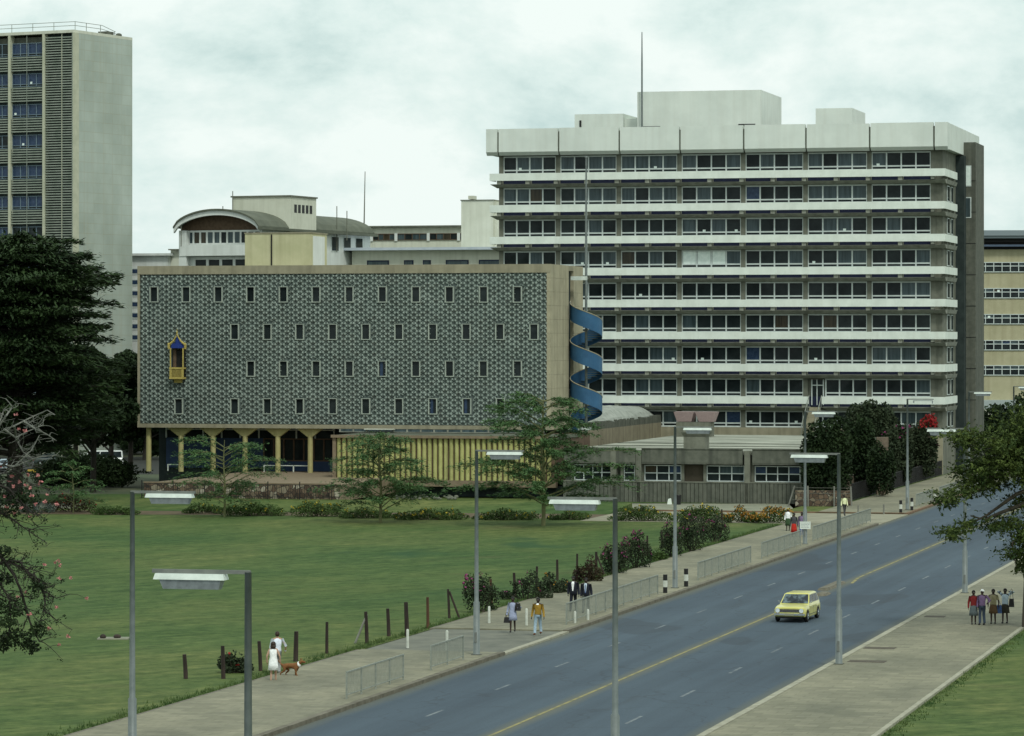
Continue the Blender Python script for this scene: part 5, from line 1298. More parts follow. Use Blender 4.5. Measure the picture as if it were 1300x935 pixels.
# grey bare tree behind it
Yg = 200.0; base = PT(-30, 430 + H * F / Yg, Yg); r = thing('bare_grey_tree', 'bare pale grey branched tree against the dark cedar at the left', 'tree', (base.x, Yg, 0))
tb = MB(); tw = MB()
def lg(px, py, dy=0): return PT(px, py, Yg + dy) - Vector((base.x, Yg, 0))
tb.tube([(0, 0, 0), (.1, 0, 4), (.3, 0, 7)], [.3, .24, .16], 9)
for pts in ([(-25, 590), (0, 549), (20, 540), (40, 530), (60, 521), (70, 527)], [(-10, 553), (8, 528), (15, 518), (22, 510)], [(5, 545), (20, 556), (35, 548), (55, 540)], [(-25, 590), (20, 592), (50, 580), (75, 578)], [(18, 541), (22, 560), (30, 575), (45, 585)], [(-25, 610), (10, 600), (40, 572), (50, 553)], [(-20, 560), (0, 535), (5, 520)], [(30, 535), (45, 545), (60, 552), (72, 560)]):
    P3 = [lg(*p, R.uniform(-1, 1)) for p in pts]; tb.tube(P3, [.07 * (1 - .75 * i / (len(P3) - 1)) for i in range(len(P3))], 6)
    for _ in range(16):
        i = R.randrange(1, len(P3)); p = P3[i - 1].lerp(P3[i], R.random()); e = p + Vector((R.uniform(-.8, .8), R.uniform(-1, 1), R.uniform(-.5, .7)))
        limb(tw, p, e, .02, .008, .2, 4, 4)
tb.build('trunk', bark_grey, r); tw.build('twigs', bark_grey, r)
# ---------------------------------------------------------------- SILVER BUSH at left border
bush(28, 62, 634, 652, 'grey-green low bush under the coral tree flowers', leafm=leafmat('grey_leaves', (0.05, 0.07, 0.06), (0.11, 0.14, 0.12)), name='grey_bush', cat='shrub')
# ---------------------------------------------------------------- PEOPLE
sk_dark = mat('dark_skin', (0.035, 0.02, 0.014), rough=.55)
sk_light = mat('light_skin', (0.42, 0.26, 0.18), rough=.55)
hair_blk = mat('black_hair', (0.008, 0.007, 0.006), rough=.6)
hair_br = mat('brown_hair', (0.03, 0.018, 0.010), rough=.55)
def cloth(name, c): return mat(name, c, tuple(min(1, v * 1.35) for v in c), rough=.9, scale=9, bump=.3)
def skin_body(verts, edges, radii):
    me = bpy.data.meshes.new('tmp'); me.from_pydata(verts, edges, []); o = bpy.data.objects.new('tmp', me); COL.objects.link(o)
    sm = o.modifiers.new('s', 'SKIN'); sm.use_smooth_shade = True
    if not me.skin_vertices: raise RuntimeError('no skin layer')
    for i, r_ in enumerate(radii):
        me.skin_vertices[0].data[i].radius = r_ if hasattr(r_, '__len__') else (r_, r_); me.skin_vertices[0].data[i].use_root = (i == 0)
    ss = o.modifiers.new('b', 'SUBSURF'); ss.levels = 1; ss.render_levels = 1
    dg = bpy.context.evaluated_depsgraph_get(); ev = o.evaluated_get(dg); m2 = ev.to_mesh()
    vs = [v.co.copy() for v in m2.vertices]; fs = [tuple(p.vertices) for p in m2.polygons]
    ev.to_mesh_clear(); bpy.data.objects.remove(o); bpy.data.meshes.remove(me)
    return vs, fs
def loft(mb, rings, seg=14, m=0, cap=True):
    n = len(mb.v)
    for (x, y, z, rx, ry) in rings:
        for j in range(seg):
            t = 2 * math.pi * j / seg; mb.v.append((x + rx * math.cos(t), y + ry * math.sin(t), z))
    for i in range(len(rings) - 1):
        for j in range(seg):
            j2 = (j + 1) % seg; mb.f.append((n + i * seg + j, n + i * seg + j2, n + (i + 1) * seg + j2, n + (i + 1) * seg + j)); mb.m.append(m)
    if cap:
        mb.f.append(tuple(n + j for j in reversed(range(seg)))); mb.m.append(m)
        mb.f.append(tuple(n + (len(rings) - 1) * seg + j for j in range(seg))); mb.m.append(m)
def person(px, py, h, rz, label, top, bottom, skin=None, hair=None, stride=.2, hands=None, longhair=False, sleeve='long', female=False, head_tilt=(0, 0), z=.13, open_jacket=None, cuffs=None, shoes=None, group=None, collar=None, neck_open=False):
    """bottom = (kind, material, hem height); hands = ((x,y,z),(x,y,z)) right then left"""
    k = h / 1.76; skin = skin or sk_dark
    r = thing('person', label, 'person', G(px, py, z), rz, group); r.scale = (k, k, k)
    hands = hands or ((-.27, .04, .80), (.27, -.04, .80))
    sw = .165 if female else .185
    foot = [(-.10, -stride, .0), (.10, stride, .0)]
    V = [(0, 0, .97), (0, .0, 1.10), (0, .01, 1.30), (0, .01, 1.43), (0, 0, 1.50), (head_tilt[0] * .5, -.005 + head_tilt[1] * .5, 1.565), (head_tilt[0], -.012 + head_tilt[1], 1.64), (head_tilt[0], -.0 + head_tilt[1], 1.705)]
    E = [(i, i + 1) for i in range(7)]; Rr = [.125, .115, .13, .10, .052, .068, .092, .070]
    el = []
    for s, hd_ in zip((-1, 1), hands):
        hd_ = Vector(hd_); sh_ = Vector((s * sw, .01, 1.425)); mid = (sh_ + hd_) / 2
        L_ = (hd_ - sh_).length; bend = math.sqrt(max(.0009, .31 ** 2 - min(.61, L_) ** 2 / 4 )) if L_ < .62 else .03
        out = Vector((s * .55, .75, -.1)); ax = (hd_ - sh_).normalized(); out = (out - ax * out.dot(ax)).normalized()
        elb = mid + out * bend; el.append((sh_, elb, hd_))
        i0 = len(V); V += [tuple(sh_), tuple(elb), tuple(elb.lerp(hd_, .85)), tuple(hd_)]
        E += [(3, i0), (i0, i0 + 1), (i0 + 1, i0 + 2), (i0 + 2, i0 + 3)]; Rr += [.058, .042, .030, .034]
    kn = []
    for s, ft in zip((-1, 1), foot):
        hip = Vector((s * .085, 0, .92)); an = Vector((ft[0] * .9, ft[1], .085 + (.05 if ft[1] > .1 else 0))); knee = (hip + an) / 2 + Vector((0, -.05, .02))
        kn.append((hip, knee, an))
        i0 = len(V); V += [tuple(hip), tuple(knee), tuple(an), (ft[0], an.y - .13, .04)]
        E += [(0, i0), (i0, i0 + 1), (i0 + 1, i0 + 2), (i0 + 2, i0 + 3)]; Rr += [.085, .058, .038, .033]
    vs, fs = skin_body(V, E, Rr)
    bm_ = MB(); bm_.v = [tuple(v) for v in vs]; bm_.f = list(fs); bm_.m = [0] * len(fs)
    for (sh_, elb, hd_), s in zip(el, (-1, 1)):
        d = (hd_ - elb).normalized(); sd_ = Vector((0, 1, 0)); sd_ = (sd_ - d * sd_.dot(d)).normalized(); nn_ = d.cross(sd_)
        for q in range(4):
            o_ = hd_ + sd_ * (q - 1.5) * .019 + d * .015; l_ = (.062, .075, .07, .055)[q]; c_ = nn_ * (-s) * .02
            bm_.tube([o_, o_ + d * l_ * .55 + c_ * .2, o_ + d * l_ * .85 + c_, o_ + d * l_ + c_ * 1.8], [.0095, .009, .008, .006], 5)
        bm_.tube([hd_ + sd_ * -.025, hd_ + sd_ * -.05 + d * .03, hd_ + sd_ * -.052 + d * .06], [.011, .010, .007], 5)
    hx, hy = head_tilt[0], head_tilt[1]
    bm_.ell((hx, hy - .098, 1.625), (.013, .022, .02), 6, 5); bm_.ell((hx, hy - .088, 1.592), (.024, .012, .009), 6, 4)
    for s in (-1, 1): bm_.ell((hx + s * .083, hy, 1.63), (.012, .02, .03), 6, 5)
    body = bm_.build('body', skin, r, smooth=True)
    ey = MB()
    for s in (-1, 1): ey.ell((hx + s * .032, hy - .085, 1.648), (.012, .008, .007), 6, 4)
    ey.build('eyes', white_post, body)
    hm = MB(); 
    n = len(hm.v)
    hm.ell((hx, hy + .015, 1.668), (.098, .105, .098) if not longhair else (.115, .12, .11), 12, 8)
    if longhair: loft(hm, [(hx, .045 + hy, 1.47, .10, .055), (hx, .04 + hy, 1.55, .125, .085), (hx, .02 + hy, 1.66, .115, .1)])
    else: loft(hm, [(hx, hy + .035, 1.56, .06, .05), (hx, hy + .03, 1.62, .092, .085), (hx, hy + .02, 1.68, .095, .1)])
    hm.v = [(x, max(y, hy - .078 + max(0, (1.69 - z_)) * .9) if z_ < 1.72 else y, z_) for (x, y, z_) in hm.v]
    hm.build('hair', hair or hair_blk, r, smooth=True)
    # clothes
    sm_ = MB(); zb = .93 if bottom[0] != 'dress' else bottom[2]
    fl_ = 1.0 if female else 1.0
    if bottom[0] == 'dress':
        rings = [(0, 0, bottom[2], .235, .19), (0, 0, .8, .205, .16), (0, 0, .98, .185, .145), (0, 0, 1.12, .15, .12), (0, 0.005, 1.30, .175, .13), (0, .01, 1.42, .185, .11), (0, .01, 1.475, .10, .08)]
    elif open_jacket:
        rings = [(0, 0, .80, .20, .145), (0, 0, .98, .195, .145), (0, 0, 1.12, .18, .135), (0, .005, 1.30, .205, .145), (0, .01, 1.42, .215, .12), (0, .01, 1.485, .105, .085)]
    else:
        rings = [(0, 0, zb, .165, .125), (0, 0, 1.0, .168, .125), (0, 0, 1.12, .155, .12), (0, .005, 1.30, .185, .132), (0, .01, 1.42, .19, .11), (0, .01, 1.478, .09, .075)]
    loft(sm_, rings, 16)
    t_ = 1.0 if sleeve == 'long' else .48
    if sleeve != 'none':
        for (sh_, elb, hd_) in el:
            rr_ = .015 if open_jacket else 0
            if sleeve == 'long': sm_.tube([sh_ + Vector((0, 0, .015)), elb, hd_.lerp(elb, .12)], [.075 + rr_, .058 + rr_, .043 + rr_], 9)
            else: sm_.tube([sh_ + Vector((0, 0, .015)), sh_.lerp(elb, .75)], [.075, .065], 9)
    kind = 'jacket' if open_jacket else 'dress' if bottom[0] == 'dress' else 'shirt'
    top_o = sm_.build(kind, top, r, smooth=True)
    if open_jacket:
        v_ = MB(); v_.hexa([(-.025, -.150, 1.02), (.025, -.150, 1.02), (.025, -.12, 1.02), (-.025, -.12, 1.02)], [(-.07, -.142, 1.40), (.07, -.142, 1.40), (.07, -.1, 1.40), (-.07, -.1, 1.40)])
        v_.hexa([(-.07, -.142, 1.401), (.07, -.142, 1.401), (.07, -.1, 1.401), (-.07, -.1, 1.401)], [(-.055, -.09, 1.49), (.055, -.09, 1.49), (.055, -.05, 1.49), (-.055, -.05, 1.49)])
        v_.build('shirt_front', open_jacket, r)
        MB().hexa([(-.022, -.158, 1.0), (.022, -.158, 1.0), (.022, -.15, 1.0), (-.022, -.15, 1.0)], [(-.014, -.152, 1.44), (.014, -.152, 1.44), (.014, -.14, 1.44), (-.014, -.14, 1.44)]).build('tie', cloth('blue_tie', (.05, .08, .2)), r) if collar == 'tie' else None
    elif collar:
        v_ = MB(); loft(v_, [(0, -.005, 1.42, .125, .105), (0, .0, 1.49, .07, .065)], 12, cap=False); v_.build('collar', collar, r)
    if bottom[0] == 'trousers':
        tr_ = MB(); loft(tr_, [(0, 0, .82, .145, .125), (0, 0, .90, .165, .13), (0, 0, .995, .155, .12)], 14)
        for (hip, knee, an) in kn: tr_.tube([hip + Vector((0, 0, .03)), knee, an + Vector((0, 0, .01))], [.102, .075, .062], 10)
        tr_.build('trousers', bottom[1], r, smooth=True)
    elif bottom[0] == 'skirt':
        tr_ = MB(); hz_ = bottom[2]
        n = len(tr_.v); loft(tr_, [(0, 0, hz_, .235, .20), (0, 0, (hz_ + .85) / 2, .215, .175), (0, 0, .85, .188, .15), (0, 0, 1.03, .145, .115)], 18)
        tr_.v = [(x * (1 + .06 * math.sin(6 * math.atan2(y, x)) * (1.03 - z_)), y * (1 + .06 * math.sin(6 * math.atan2(y, x)) * (1.03 - z_)), z_) for x, y, z_ in tr_.v]
        tr_.build('skirt', bottom[1], r, smooth=True)
    for (hip, knee, an) in kn:
        sh2 = MB(); sh2.ell((an.x, an.y - .07, max(.045, an.z - .04)), (.048, .135, .045), 10, 6); sh2.build('shoe', shoes or black_post, r, smooth=True)
    return r
face = -TH
lav = cloth('lavender_cotton', (.26, .29, .40)); must = cloth('mustard_wool', (.24, .145, .02)); jean = cloth('pale_denim', (.24, .32, .38)); suit = cloth('dark_navy_suit', (.010, .012, .020)); white_c = cloth('white_cotton', (.75, .77, .76))
def bag(px, py, z, label, size=(.15, .08, .13), m=None, strap=.25, cat='bag', yoff=0.0, xo=0.0):
    p = G(px, py, .13); s = F / p.y
    r = thing('handbag', label, cat, p + Vector((xo, yoff, z)), face)
    sx, sy, sz = size
    MB().hexa([(-sx, -sy, -sz), (sx, -sy, -sz), (sx, sy, -sz), (-sx, sy, -sz)], [(-sx * .8, -sy * .6, sz), (sx * .8, -sy * .6, sz), (sx * .8, sy * .6, sz), (-sx * .8, sy * .6, sz)]).build('bag_body', m or black_post, r)
    MB().tube([(-sx * .6, 0, sz), (-sx * .3, 0, sz + strap * .8), (0, 0, sz + strap), (sx * .3, 0, sz + strap * .8), (sx * .6, 0, sz)], .012, 5).build('handle', m or black_post, r)
person(651, 803, 1.68, face + .1, 'woman in pale lavender dress walking with a black bag in her hand', lav, ('dress', lav, .60), female=True, stride=.12, hands=((-.30, -.02, .82), (.22, -.20, 1.22)), sleeve='long')
bag(651, 803, .58, 'black handbag carried low by the woman in lavender', xo=-.27, yoff=.0)
bag(651, 803, 1.20, 'dark bundle held on the far arm of the woman in lavender', size=(.13, .1, .17), strap=.05, xo=.24, yoff=-.12, cat='bundle')
person(683, 806, 1.74, face - .05, 'man in mustard brown jumper, white collar and pale jeans', must, ('trousers', jean, 0), stride=.22, hands=((-.34, .06, .80), (.33, -.10, .82)), collar=white_c, shoes=cloth('brown_leather', (.10, .04, .02)))
person(728, 776, 1.78, face, 'left one of two men in dark suits, dark trousers, white shirt', suit, ('trousers', suit, 0), stride=.2, hands=((-.30, .1, .82), (.28, .02, .80)), open_jacket=white_c)
person(744, 778, 1.76, face, 'right one of two men in dark suits, with grey trousers', suit, ('trousers', cloth('grey_flannel', (.08, .085, .075)), 0), stride=.24, hands=((-.27, .04, .80), (.29, .02, .80)), open_jacket=cloth('pale_blue_shirt', (.45, .52, .58)), collar='tie')
# white couple with the dog, seen from behind
pale = sk_light
person(347, 867, 1.66, math.pi - .1, 'woman with bobbed dark hair in a sleeveless white dress seen from behind', white_c, ('dress', white_c, .55), skin=pale, hair=hair_br, female=True, longhair=True, sleeve='none', stride=.1, hands=((-.30, -.05, .86), (.27, .0, .84)), z=.02)
person(352, 856, 1.78, math.pi + .15, 'man in loose white shirt and grey trousers walking beside the dog', cloth('bluish_white_shirt', (.62, .66, .74)), ('trousers', cloth('pale_grey_trousers', (.25, .26, .26)), 0), skin=pale, hair=hair_br, stride=.18, hands=((-.34, -.1, .92), (.25, .0, .84)), sleeve='long', z=.02)
# dog
dg_ = thing('dog', 'brown dog with white collar fur walking beside the white couple', 'dog', G(370, 861, .02), math.radians(65))
V = [(0, .30, .52), (0, .05, .50), (0, -.22, .50), (0, -.36, .60), (0, -.46, .70), (0, -.56, .69), (0, -.66, .66), (0, .42, .50), (0, .55, .62), (0, .66, .74)]
E = [(0, 1), (1, 2), (2, 3), (3, 4), (4, 5), (5, 6), (0, 7), (7, 8), (8, 9)]; Rr = [.105, .115, .135, .085, .075, .052, .035, .06, .022, .015]
for s in (-1, 1):
    i = len(V); V += [(s * .08, -.24, .38), (s * .085, -.20 + s * .06, .22), (s * .085, -.24 + s * .1, .06), (s * .085, -.29 + s * .1, .025)]; E += [(2, i), (i, i + 1), (i + 1, i + 2), (i + 2, i + 3)]; Rr += [.06, .032, .022, .028]
    i = len(V); V += [(s * .08, .28, .40), (s * .09, .22 - s * .06, .30), (s * .09, .40 - s * .08, .17), (s * .09, .36 - s * .08, .05), (s * .09, .31 - s * .08, .025)]; E += [(0, i), (i, i + 1), (i + 1, i + 2), (i + 2, i + 3), (i + 3, i + 4)]; Rr += [.075, .05, .026, .022, .028]
vs, fs = skin_body(V, E, Rr); bm_ = MB(); bm_.v = [tuple(v) for v in vs]; bm_.f = list(fs); bm_.m = [0] * len(fs)
fur = cloth('chestnut_fur', (.16, .07, .025)); bm_.build('body', fur, dg_, smooth=True)
MB().ell((0, -.35, .58), (.10, .085, .12)).build('white_ruff', white_c, dg_, smooth=True)
for s in (-1, 1): MB().hexa([(s * .035 - .02, -.47, .76), (s * .035 + .02, -.47, .76), (s * .035 + .02, -.44, .76), (s * .035 - .02, -.44, .76)], [(s * .06 - .005, -.455, .84), (s * .06 + .005, -.455, .84), (s * .06 + .005, -.445, .84), (s * .06 - .005, -.445, .84)]).build('ear', fur, dg_)
# group on the right pavement
red = cloth('dark_red_blouse', (.16, .015, .015)); greys = cloth('grey_blue_skirt', (.085, .105, .11)); purp = cloth('purple_shirt', (.14, .09, .17)); tan = cloth('tan_cloth', (.22, .15, .07))
person(1236, 793, 1.66, face + .2, 'woman in dark red cardigan and grey skirt, leftmost of the group of four', red, ('skirt', greys, .46), female=True, stride=.05, hands=((-.27, -.02, .82), (.24, -.1, .84)))
person(1247, 793.5, 1.72, face - .3, 'man in purple shirt and white cap reaching out an arm', purp, ('trousers', cloth('dark_blue_trousers', (.035, .05, .075)), 0), stride=.08, hands=((-.24, -.06, .84), (.42, -.30, 1.10)), hair=white_c)
person(1261, 792, 1.69, face, 'woman in sleeveless beige top and brown skirt carrying a blue bag', cloth('beige_top', (.25, .22, .13)), ('skirt', cloth('brown_skirt', (.10, .06, .03)), .52), female=True, stride=.08, sleeve='short', hands=((-.26, -.02, .84), (.28, -.02, .84)))
bag(1261, 792, .70, 'blue and black shopping bag held by the woman in the brown skirt', size=(.13, .09, .2), m=cloth('blue_bag_cloth', (.05, .09, .2)), strap=.12, xo=.29, yoff=.02, cat='bag')
person(1276, 791.5, 1.70, face - .15, 'woman in pale blue blouse and black skirt raising both hands to her head', cloth('pale_blue_blouse', (.38, .46, .52)), ('skirt', cloth('black_skirt', (.03, .028, .018)), .52), female=True, stride=.1, hands=((-.22, -.12, 1.60), (.22, -.10, 1.62)))
bag(1276, 791.5, 1.0, 'black shoulder bag on the woman in pale blue blouse', size=(.13, .09, .2), strap=.5, xo=.30, yoff=-.1, cat='bag')
# far walkers
person(1008, 682, 1.68, face, 'far walker in dark top with bright red skirt near the notice board', cloth('dark_grey_top', (.05, .05, .055)), ('skirt', cloth('bright_red_skirt', (.36, .02, .012)), .35), female=True, stride=.05)
person(1018, 682, 1.74, face, 'far walker in mauve shirt and blue trousers beside the notice board', cloth('mauve_shirt', (.16, .12, .20)), ('trousers', cloth('blue_trousers', (.05, .09, .25)), 0), stride=.15)
person(1000.5, 674, 1.62, face, 'far walker in white blouse with a yellow headscarf by the border', white_c, ('skirt', cloth('dark_green_skirt', (.03, .06, .025)), .4), female=True, hair=fl_yel, stride=.1)
person(1072, 655, 1.66, face + .6, 'far walker in pale yellow shirt at the side street', cloth('pale_yellow_shirt', (.6, .62, .38)), ('trousers', cloth('charcoal_trousers', (.04, .04, .04)), 0), stride=.2)

# ---------------------------------------------------------------- CARS
def paint(name, c):
    m = mat(name, c, tuple(v * 1.08 for v in c), rough=.28, scale=1.5, spec=.5); m.node_tree.nodes['Principled BSDF'].inputs['Coat Weight'].default_value = .4; return m
chrome = mat('chrome', (.62, .65, .64), rough=.22, metal=.9); tyre = mat('tyre_rubber', (.012, .012, .012), rough=.85)
cglass = mat('car_glass', (.015, .022, .03), (.12, .165, .18), rough=.05, scale=2.6, spec=.35, contrast=(.46, .60)); sglass = mat('side_car_glass', (.012, .018, .02), (.03, .04, .042), rough=.12, scale=2, spec=.06); tail = mat('red_tail_lamp', (.3, .02, .02), rough=.3); lampg = mat('headlamp_glass', (.55, .62, .66), (.75, .8, .82), rough=.1, scale=14, spec=.7)
def car(loc, rz, label, pm, L=4.05, Wd=1.56, Ht=1.335, estate=True, cat='car', name='parked_car', van=False):
    r = thing(name, label, cat, loc, rz); hl = L / 2; hw = Wd / 2
    def ring(y, hw_, zb, zt, c=.07):
        return [(-hw_ + c * .4, y, zb), (hw_ - c * .4, y, zb), (hw_, y, zb + .12), (hw_, y, zt - c * 1.6), (hw_ - c * .7, y, zt - c * .3), (hw_ * .5, y, zt + .012), (-hw_ * .5, y, zt + .012), (-hw_ + c * .7, y, zt - c * .3), (-hw_, y, zt - c * 1.6), (-hw_, y, zb + .12)]
    belt = .86 if not van else 1.05
    st_ = [(-hl, hw * .93, .36, .70), (-hl + .05, hw * .97, .30, .755), (-hl + .5, hw, .24, .80), (-hl + 1.2, hw, .22, .835), (-.3, hw, .22, belt), (hl - .9, hw, .22, belt), (hl - .3, hw, .26, belt - .01), (hl - .04, hw * .97, .32, belt - .05), (hl, hw * .93, .38, belt - .12)]
    if van: st_ = [(-hl, hw * .92, .3, .95), (-hl + .08, hw * .98, .26, 1.05), (-hl + .6, hw, .24, 1.05), (hl - .05, hw, .26, 1.05), (hl, hw * .96, .3, 1.0)]
    b = MB(); n = 0
    for s_ in st_: b.v += ring(*s_)
    k = 10
    for i in range(len(st_) - 1):
        for j in range(k): j2 = (j + 1) % k; b.f.append((i * k + j, i * k + j2, (i + 1) * k + j2, (i + 1) * k + j)); b.m.append(0)
    b.f.append(tuple(reversed(range(k)))); b.f.append(tuple((len(st_) - 1) * k + j for j in range(k))); b.m += [0, 0]
    y0, y1 = (-hl + 1.22, hl - (.12 if estate else .55)); t0, t1 = (-hl + 1.86, hl - (.42 if estate else 1.05))
    if van: y0, y1, t0, t1 = -hl + .12, hl - .03, -hl + .55, hl - .12
    zb = belt - .05; zt = Ht; bw = hw - .045; tw = hw - (.16 if not van else .08)
    lo = [(-bw, y0, zb), (bw, y0, zb), (bw, y1, zb), (-bw, y1, zb)]; hi = [(-tw, t0, zt - .05), (tw, t0, zt - .05), (tw, t1, zt - .05), (-tw, t1, zt - .05)]
    b.hexa(lo, hi); b.hexa([(x * 1.0, y, zt - .05) for x, y, _ in hi], [(x * .84, (y - (t0 + t1) / 2) * .93 + (t0 + t1) / 2, zt) for x, y, _ in hi])
    body = b.build('body', pm, r); smooth_by_angle(body, 35)
    def P(side, u, v):      # point on a cabin face
        lo_, hi_ = {'f': (lo[0:2], hi[0:2]), 'r': (lo[1:3], hi[1:3]), 'l': ((lo[0], lo[3]), (hi[0], hi[3])), 'b': ((lo[3], lo[2]), (hi[3], hi[2]))}[side]
        a = Vector(lo_[0]).lerp(Vector(lo_[1]), u); c = Vector(hi_[0]).lerp(Vector(hi_[1]), u); p = a.lerp(c, v)
        off = {'f': Vector((0, -.008, .006)), 'r': Vector((.008, 0, .002)), 'l': Vector((-.008, 0, .002)), 'b': Vector((0, .008, .003))}[side]
        return p + off
    def pane(side, u0, u1, v0=.16, v1=.93, nm='window'):
        MB().quad([P(side, u0, v0), P(side, u1, v0), P(side, u1, v1), P(side, u0, v1)]).build(nm, cglass if side in 'fb' else sglass, r)
    pane('f', .035, .965, .10, .97, 'windscreen'); pane('b', .08, .92, .2, .9, 'rear_window')
    cuts = [(.035, .35), (.375, .67), (.695, .965)] if (estate or van) else [(.06, .47), (.51, .92)]
    for sd_ in ('l', 'r'):
        for (a, c) in cuts: pane(sd_, a, c)
    MB().box(-hw * .62, hw * .62, -hl - .012, -hl + .05, .50, .66).build('grille', mat('dark_grille', (.03, .028, .026), (.07, .06, .06), scale=30), r)
    g_ = MB(); 
    for i in range(4): g_.box(-hw * .6, hw * .6, -hl - .02, -hl - .013, .515 + i * .04, .522 + i * .04)
    g_.build('grille_bar', chrome, r)
    for s in (-1, 1):
        hl_ = MB().tube([(s * hw * .76, -hl + .03, .585), (s * hw * .76, -hl - .03, .585)], .105, 14).build('headlight', lampg, r)
        MB().tube([(s * hw * .76, -hl + .03, .585), (s * hw * .76, -hl - .022, .585)], .118, 14).build('rim', chrome, hl_)
        MB().box(s * hw * .82 - .09, s * hw * .82 + .09, hl - .03, hl + .015, .50, .68).build('tail_light', tail, r)
        MB().hexa([(s * (hw + .0) - .03, y0 + .22, belt + .02), (s * hw + .03, y0 + .22, belt + .02), (s * hw + .03, y0 + .28, belt + .02), (s * hw - .03, y0 + .28, belt + .02)], [(s * (hw + .06) - .06, y0 + .22, belt + .12), (s * (hw + .06) + .06, y0 + .22, belt + .12), (s * (hw + .06) + .06, y0 + .26, belt + .12), (s * (hw + .06) - .06, y0 + .26, belt + .12)]).build('mirror', chrome, r)
    if not van:
        for s in (-1, 1):
            for (ya, yb_) in ((-hl + 1.18, -hl + 2.08), (-hl + 2.10, -hl + 2.88)):
                d_ = MB(); xa_, xb_ = sorted((s * (hw - .02), s * (hw + .006))); d_.box(xa_, xb_, ya + .012, yb_ - .012, .36, belt - .125); dd = d_.build('door', pm, r)
                xa_, xb_ = sorted((s * (hw + .0065), s * (hw + .03))); MB().box(xa_, xb_, yb_ - .2, yb_ - .06, belt - .20, belt - .17).build('handle', chrome, dd)
            g2 = MB(); xa_, xb_ = sorted((s * (hw - .02), s * (hw + .003)))
            for y in (-hl + 1.18, -hl + 2.09, -hl + 2.89): g2.box(xa_, xb_, y - .012, y + .012, .34, belt - .11)
            g2.box(xa_, xb_, -hl + 1.18, -hl + 2.89, .335, .36)
            g2.build('door_gap', black_iron, r)
            MB().box(s * hw * .76 - .09, s * hw * .76 + .09, -hl - .022, -hl + .02, .40 + .065, .475 + .01).build('indicator', fl_or, r)
    for y, sg_ in ((-hl - .07, -1), (hl + .07, 1)):
        MB().box(-hw * .97, hw * .97, min(y, y - sg_ * .1), max(y, y - sg_ * .1), .36, .46).build('bumper', chrome, r)
        MB().box(-.24, .24, y + sg_ * .003 - .004, y + sg_ * .003 + .004, .345, .455).build('number_plate', mat('plate_grey', (.25, .26, .2)), r)
    MB().box(-hw * .8, hw * .8, -hl + .1, hl - .1, .2, .3).build('underbody', black_iron, r)
    for y in (-hl + .68, hl - .75):
        for s in (-1, 1):
            ar = MB(); pts = [(s * (hw + .004), y + .355 * math.cos(math.pi * i / 10), .28 + .355 * math.sin(math.pi * i / 10)) for i in range(11)]
            ar.hexa(pts, [(p[0] - s * .05, p[1], p[2]) for p in pts]); ar.build('wheel_arch', black_iron, r)
            w_ = thing('wheel', '', '', (s * (hw - .06), y, .30)); w_.parent = r
            for kx in ('label', 'category'): del w_[kx]
            MB().tube([(-.085, 0, 0), (-.06, 0, 0), (.06, 0, 0), (.085, 0, 0)], [.27, .30, .30, .27], 18).build('tyre', tyre, w_)
            MB().tube([(s * .06, 0, 0), (s * .088, 0, 0)], [.18, .165], 14).ell((s * .09, 0, 0), (.02, .06, .06), 8, 5).build('rim', chrome, w_)
    for x in (-.35, .15): MB().tube([P('f', .5 + x * .5, .12) + Vector((0, -.01, 0)), P('f', .5 + x * .5 + .2, .40) + Vector((0, -.012, .0))], .008, 4).build('wiper', black_iron, r)
    return r
ypaint = paint('yellow_car_paint', (.56, .53, .15))
fp = G(1004, 791); cp = Vector((fp.x, fp.y, .012)) + Vector((ST, CT, 0)) * 1.98
yc = car(cp, -TH - .03, 'yellow estate car driving on the road towards the lower left', ypaint, name='estate_car')
p = G(4, 599); car(Vector((p.x, p.y, .012)), math.radians(200), 'silver blue car parked under the dark cedar at the left edge', paint('silver_blue_paint', (.35, .42, .46)), estate=False)
p = G(62, 593); car(Vector((p.x, p.y + 3, .012)), math.radians(95), 'dark green car parked in deep shade behind the bare branches', paint('dark_green_paint', (.02, .035, .03)), estate=False)
p = G(131, 594); car(Vector((p.x, p.y, .012)), math.radians(-82), 'white minibus parked in the shade left of the yellow columns', paint('white_van_paint', (.72, .75, .72)), L=4.3, Wd=1.65, Ht=1.85, van=True, cat='minibus', name='minibus')
p = G(45, 600); tag(MB().hexa([(-.85, -.12, 0), (.85, -.12, 0), (.85, .12, 0), (-.85, .12, 0)], [(-.8, -.08, .3), (.8, -.08, .3), (.8, .08, .3), (-.8, .08, .3)]).build('parking_barrier', mat('yellow_barrier_paint', (.4, .28, .04)), loc=p), 'low yellow parking barrier in the shade near the silver car', 'barrier')
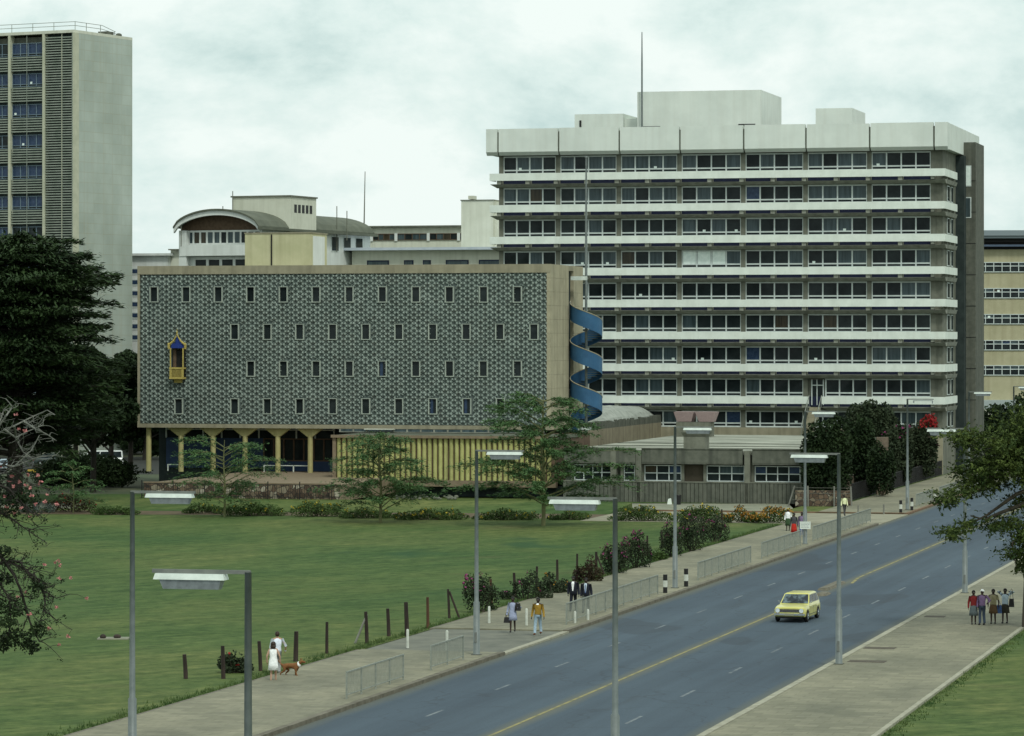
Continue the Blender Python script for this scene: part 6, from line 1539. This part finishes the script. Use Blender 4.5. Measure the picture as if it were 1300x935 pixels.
# ---------------------------------------------------------------- LIGHT, SKY, CAMERA
w = bpy.data.worlds.new('World'); S.world = w; w.use_nodes = True
N = w.node_tree.nodes; L = w.node_tree.links
bg = N['Background']
sun_el = math.radians(52); sun_az = math.radians(158)        # compass-like: direction the light comes from, measured from +Y clockwise
sky = N.new('ShaderNodeTexSky'); sky.sky_type = 'NISHITA'; sky.sun_disc = False; sky.sun_elevation = sun_el; sky.sun_rotation = sun_az; sky.air_density = 1.5; sky.dust_density = 4
L.new(sky.outputs[0], bg.inputs['Color']); bg.inputs['Strength'].default_value = .10
tc = N.new('ShaderNodeTexCoord'); mp = N.new('ShaderNodeMapping'); mp.inputs['Scale'].default_value = (11, 11, 19); L.new(tc.outputs['Generated'], mp.inputs['Vector'])
n1 = N.new('ShaderNodeTexNoise'); n1.inputs['Scale'].default_value = 1.1; n1.inputs['Detail'].default_value = 9; n1.inputs['Roughness'].default_value = .6; n1.inputs['Distortion'].default_value = .1; L.new(mp.outputs[0], n1.inputs['Vector'])
cr = N.new('ShaderNodeValToRGB'); e = cr.color_ramp.elements
e[0].position = .36; e[0].color = (0.60, 0.78, 0.76, 1); e[1].position = .57; e[1].color = (0.98, 1.08, 1.04, 1)
x_ = e.new(.46); x_.color = (0.80, 0.955, 0.92, 1)
L.new(n1.outputs['Fac'], cr.inputs['Fac'])
bg2 = N.new('ShaderNodeBackground'); L.new(cr.outputs['Color'], bg2.inputs['Color']); bg2.inputs['Strength'].default_value = .96
mx = N.new('ShaderNodeMixShader'); mx.inputs[0].default_value = .93
L.new(bg.outputs[0], mx.inputs[1]); L.new(bg2.outputs[0], mx.inputs[2]); L.new(mx.outputs[0], N['World Output'].inputs['Surface'])
sl = bpy.data.lights.new('sun', 'SUN'); sl.energy = 1.75; sl.angle = math.radians(10); sl.color = (0.98, 1.0, 0.92)
so = bpy.data.objects.new('sun', sl); COL.objects.link(so)
dirv = Vector((math.sin(sun_az) * math.cos(sun_el), math.cos(sun_az) * math.cos(sun_el), math.sin(sun_el)))
so.rotation_euler = dirv.to_track_quat('Z', 'Y').to_euler(); so.location = (0, 0, 80)
cam = bpy.data.cameras.new('camera'); co = bpy.data.objects.new('camera', cam); COL.objects.link(co)
co.location = (0, 0, H); co.rotation_euler = (math.radians(90), 0, 0)
cam.sensor_width = 36; cam.lens = 36 * F / 1300; cam.shift_y = -(467.5 - HY) / 1300
cam.clip_start = 1; cam.clip_end = 8000
S.camera = co
S.view_settings.view_transform = 'Standard'; S.view_settings.look = 'None'; S.view_settings.exposure = 0.0; S.view_settings.gamma = 1
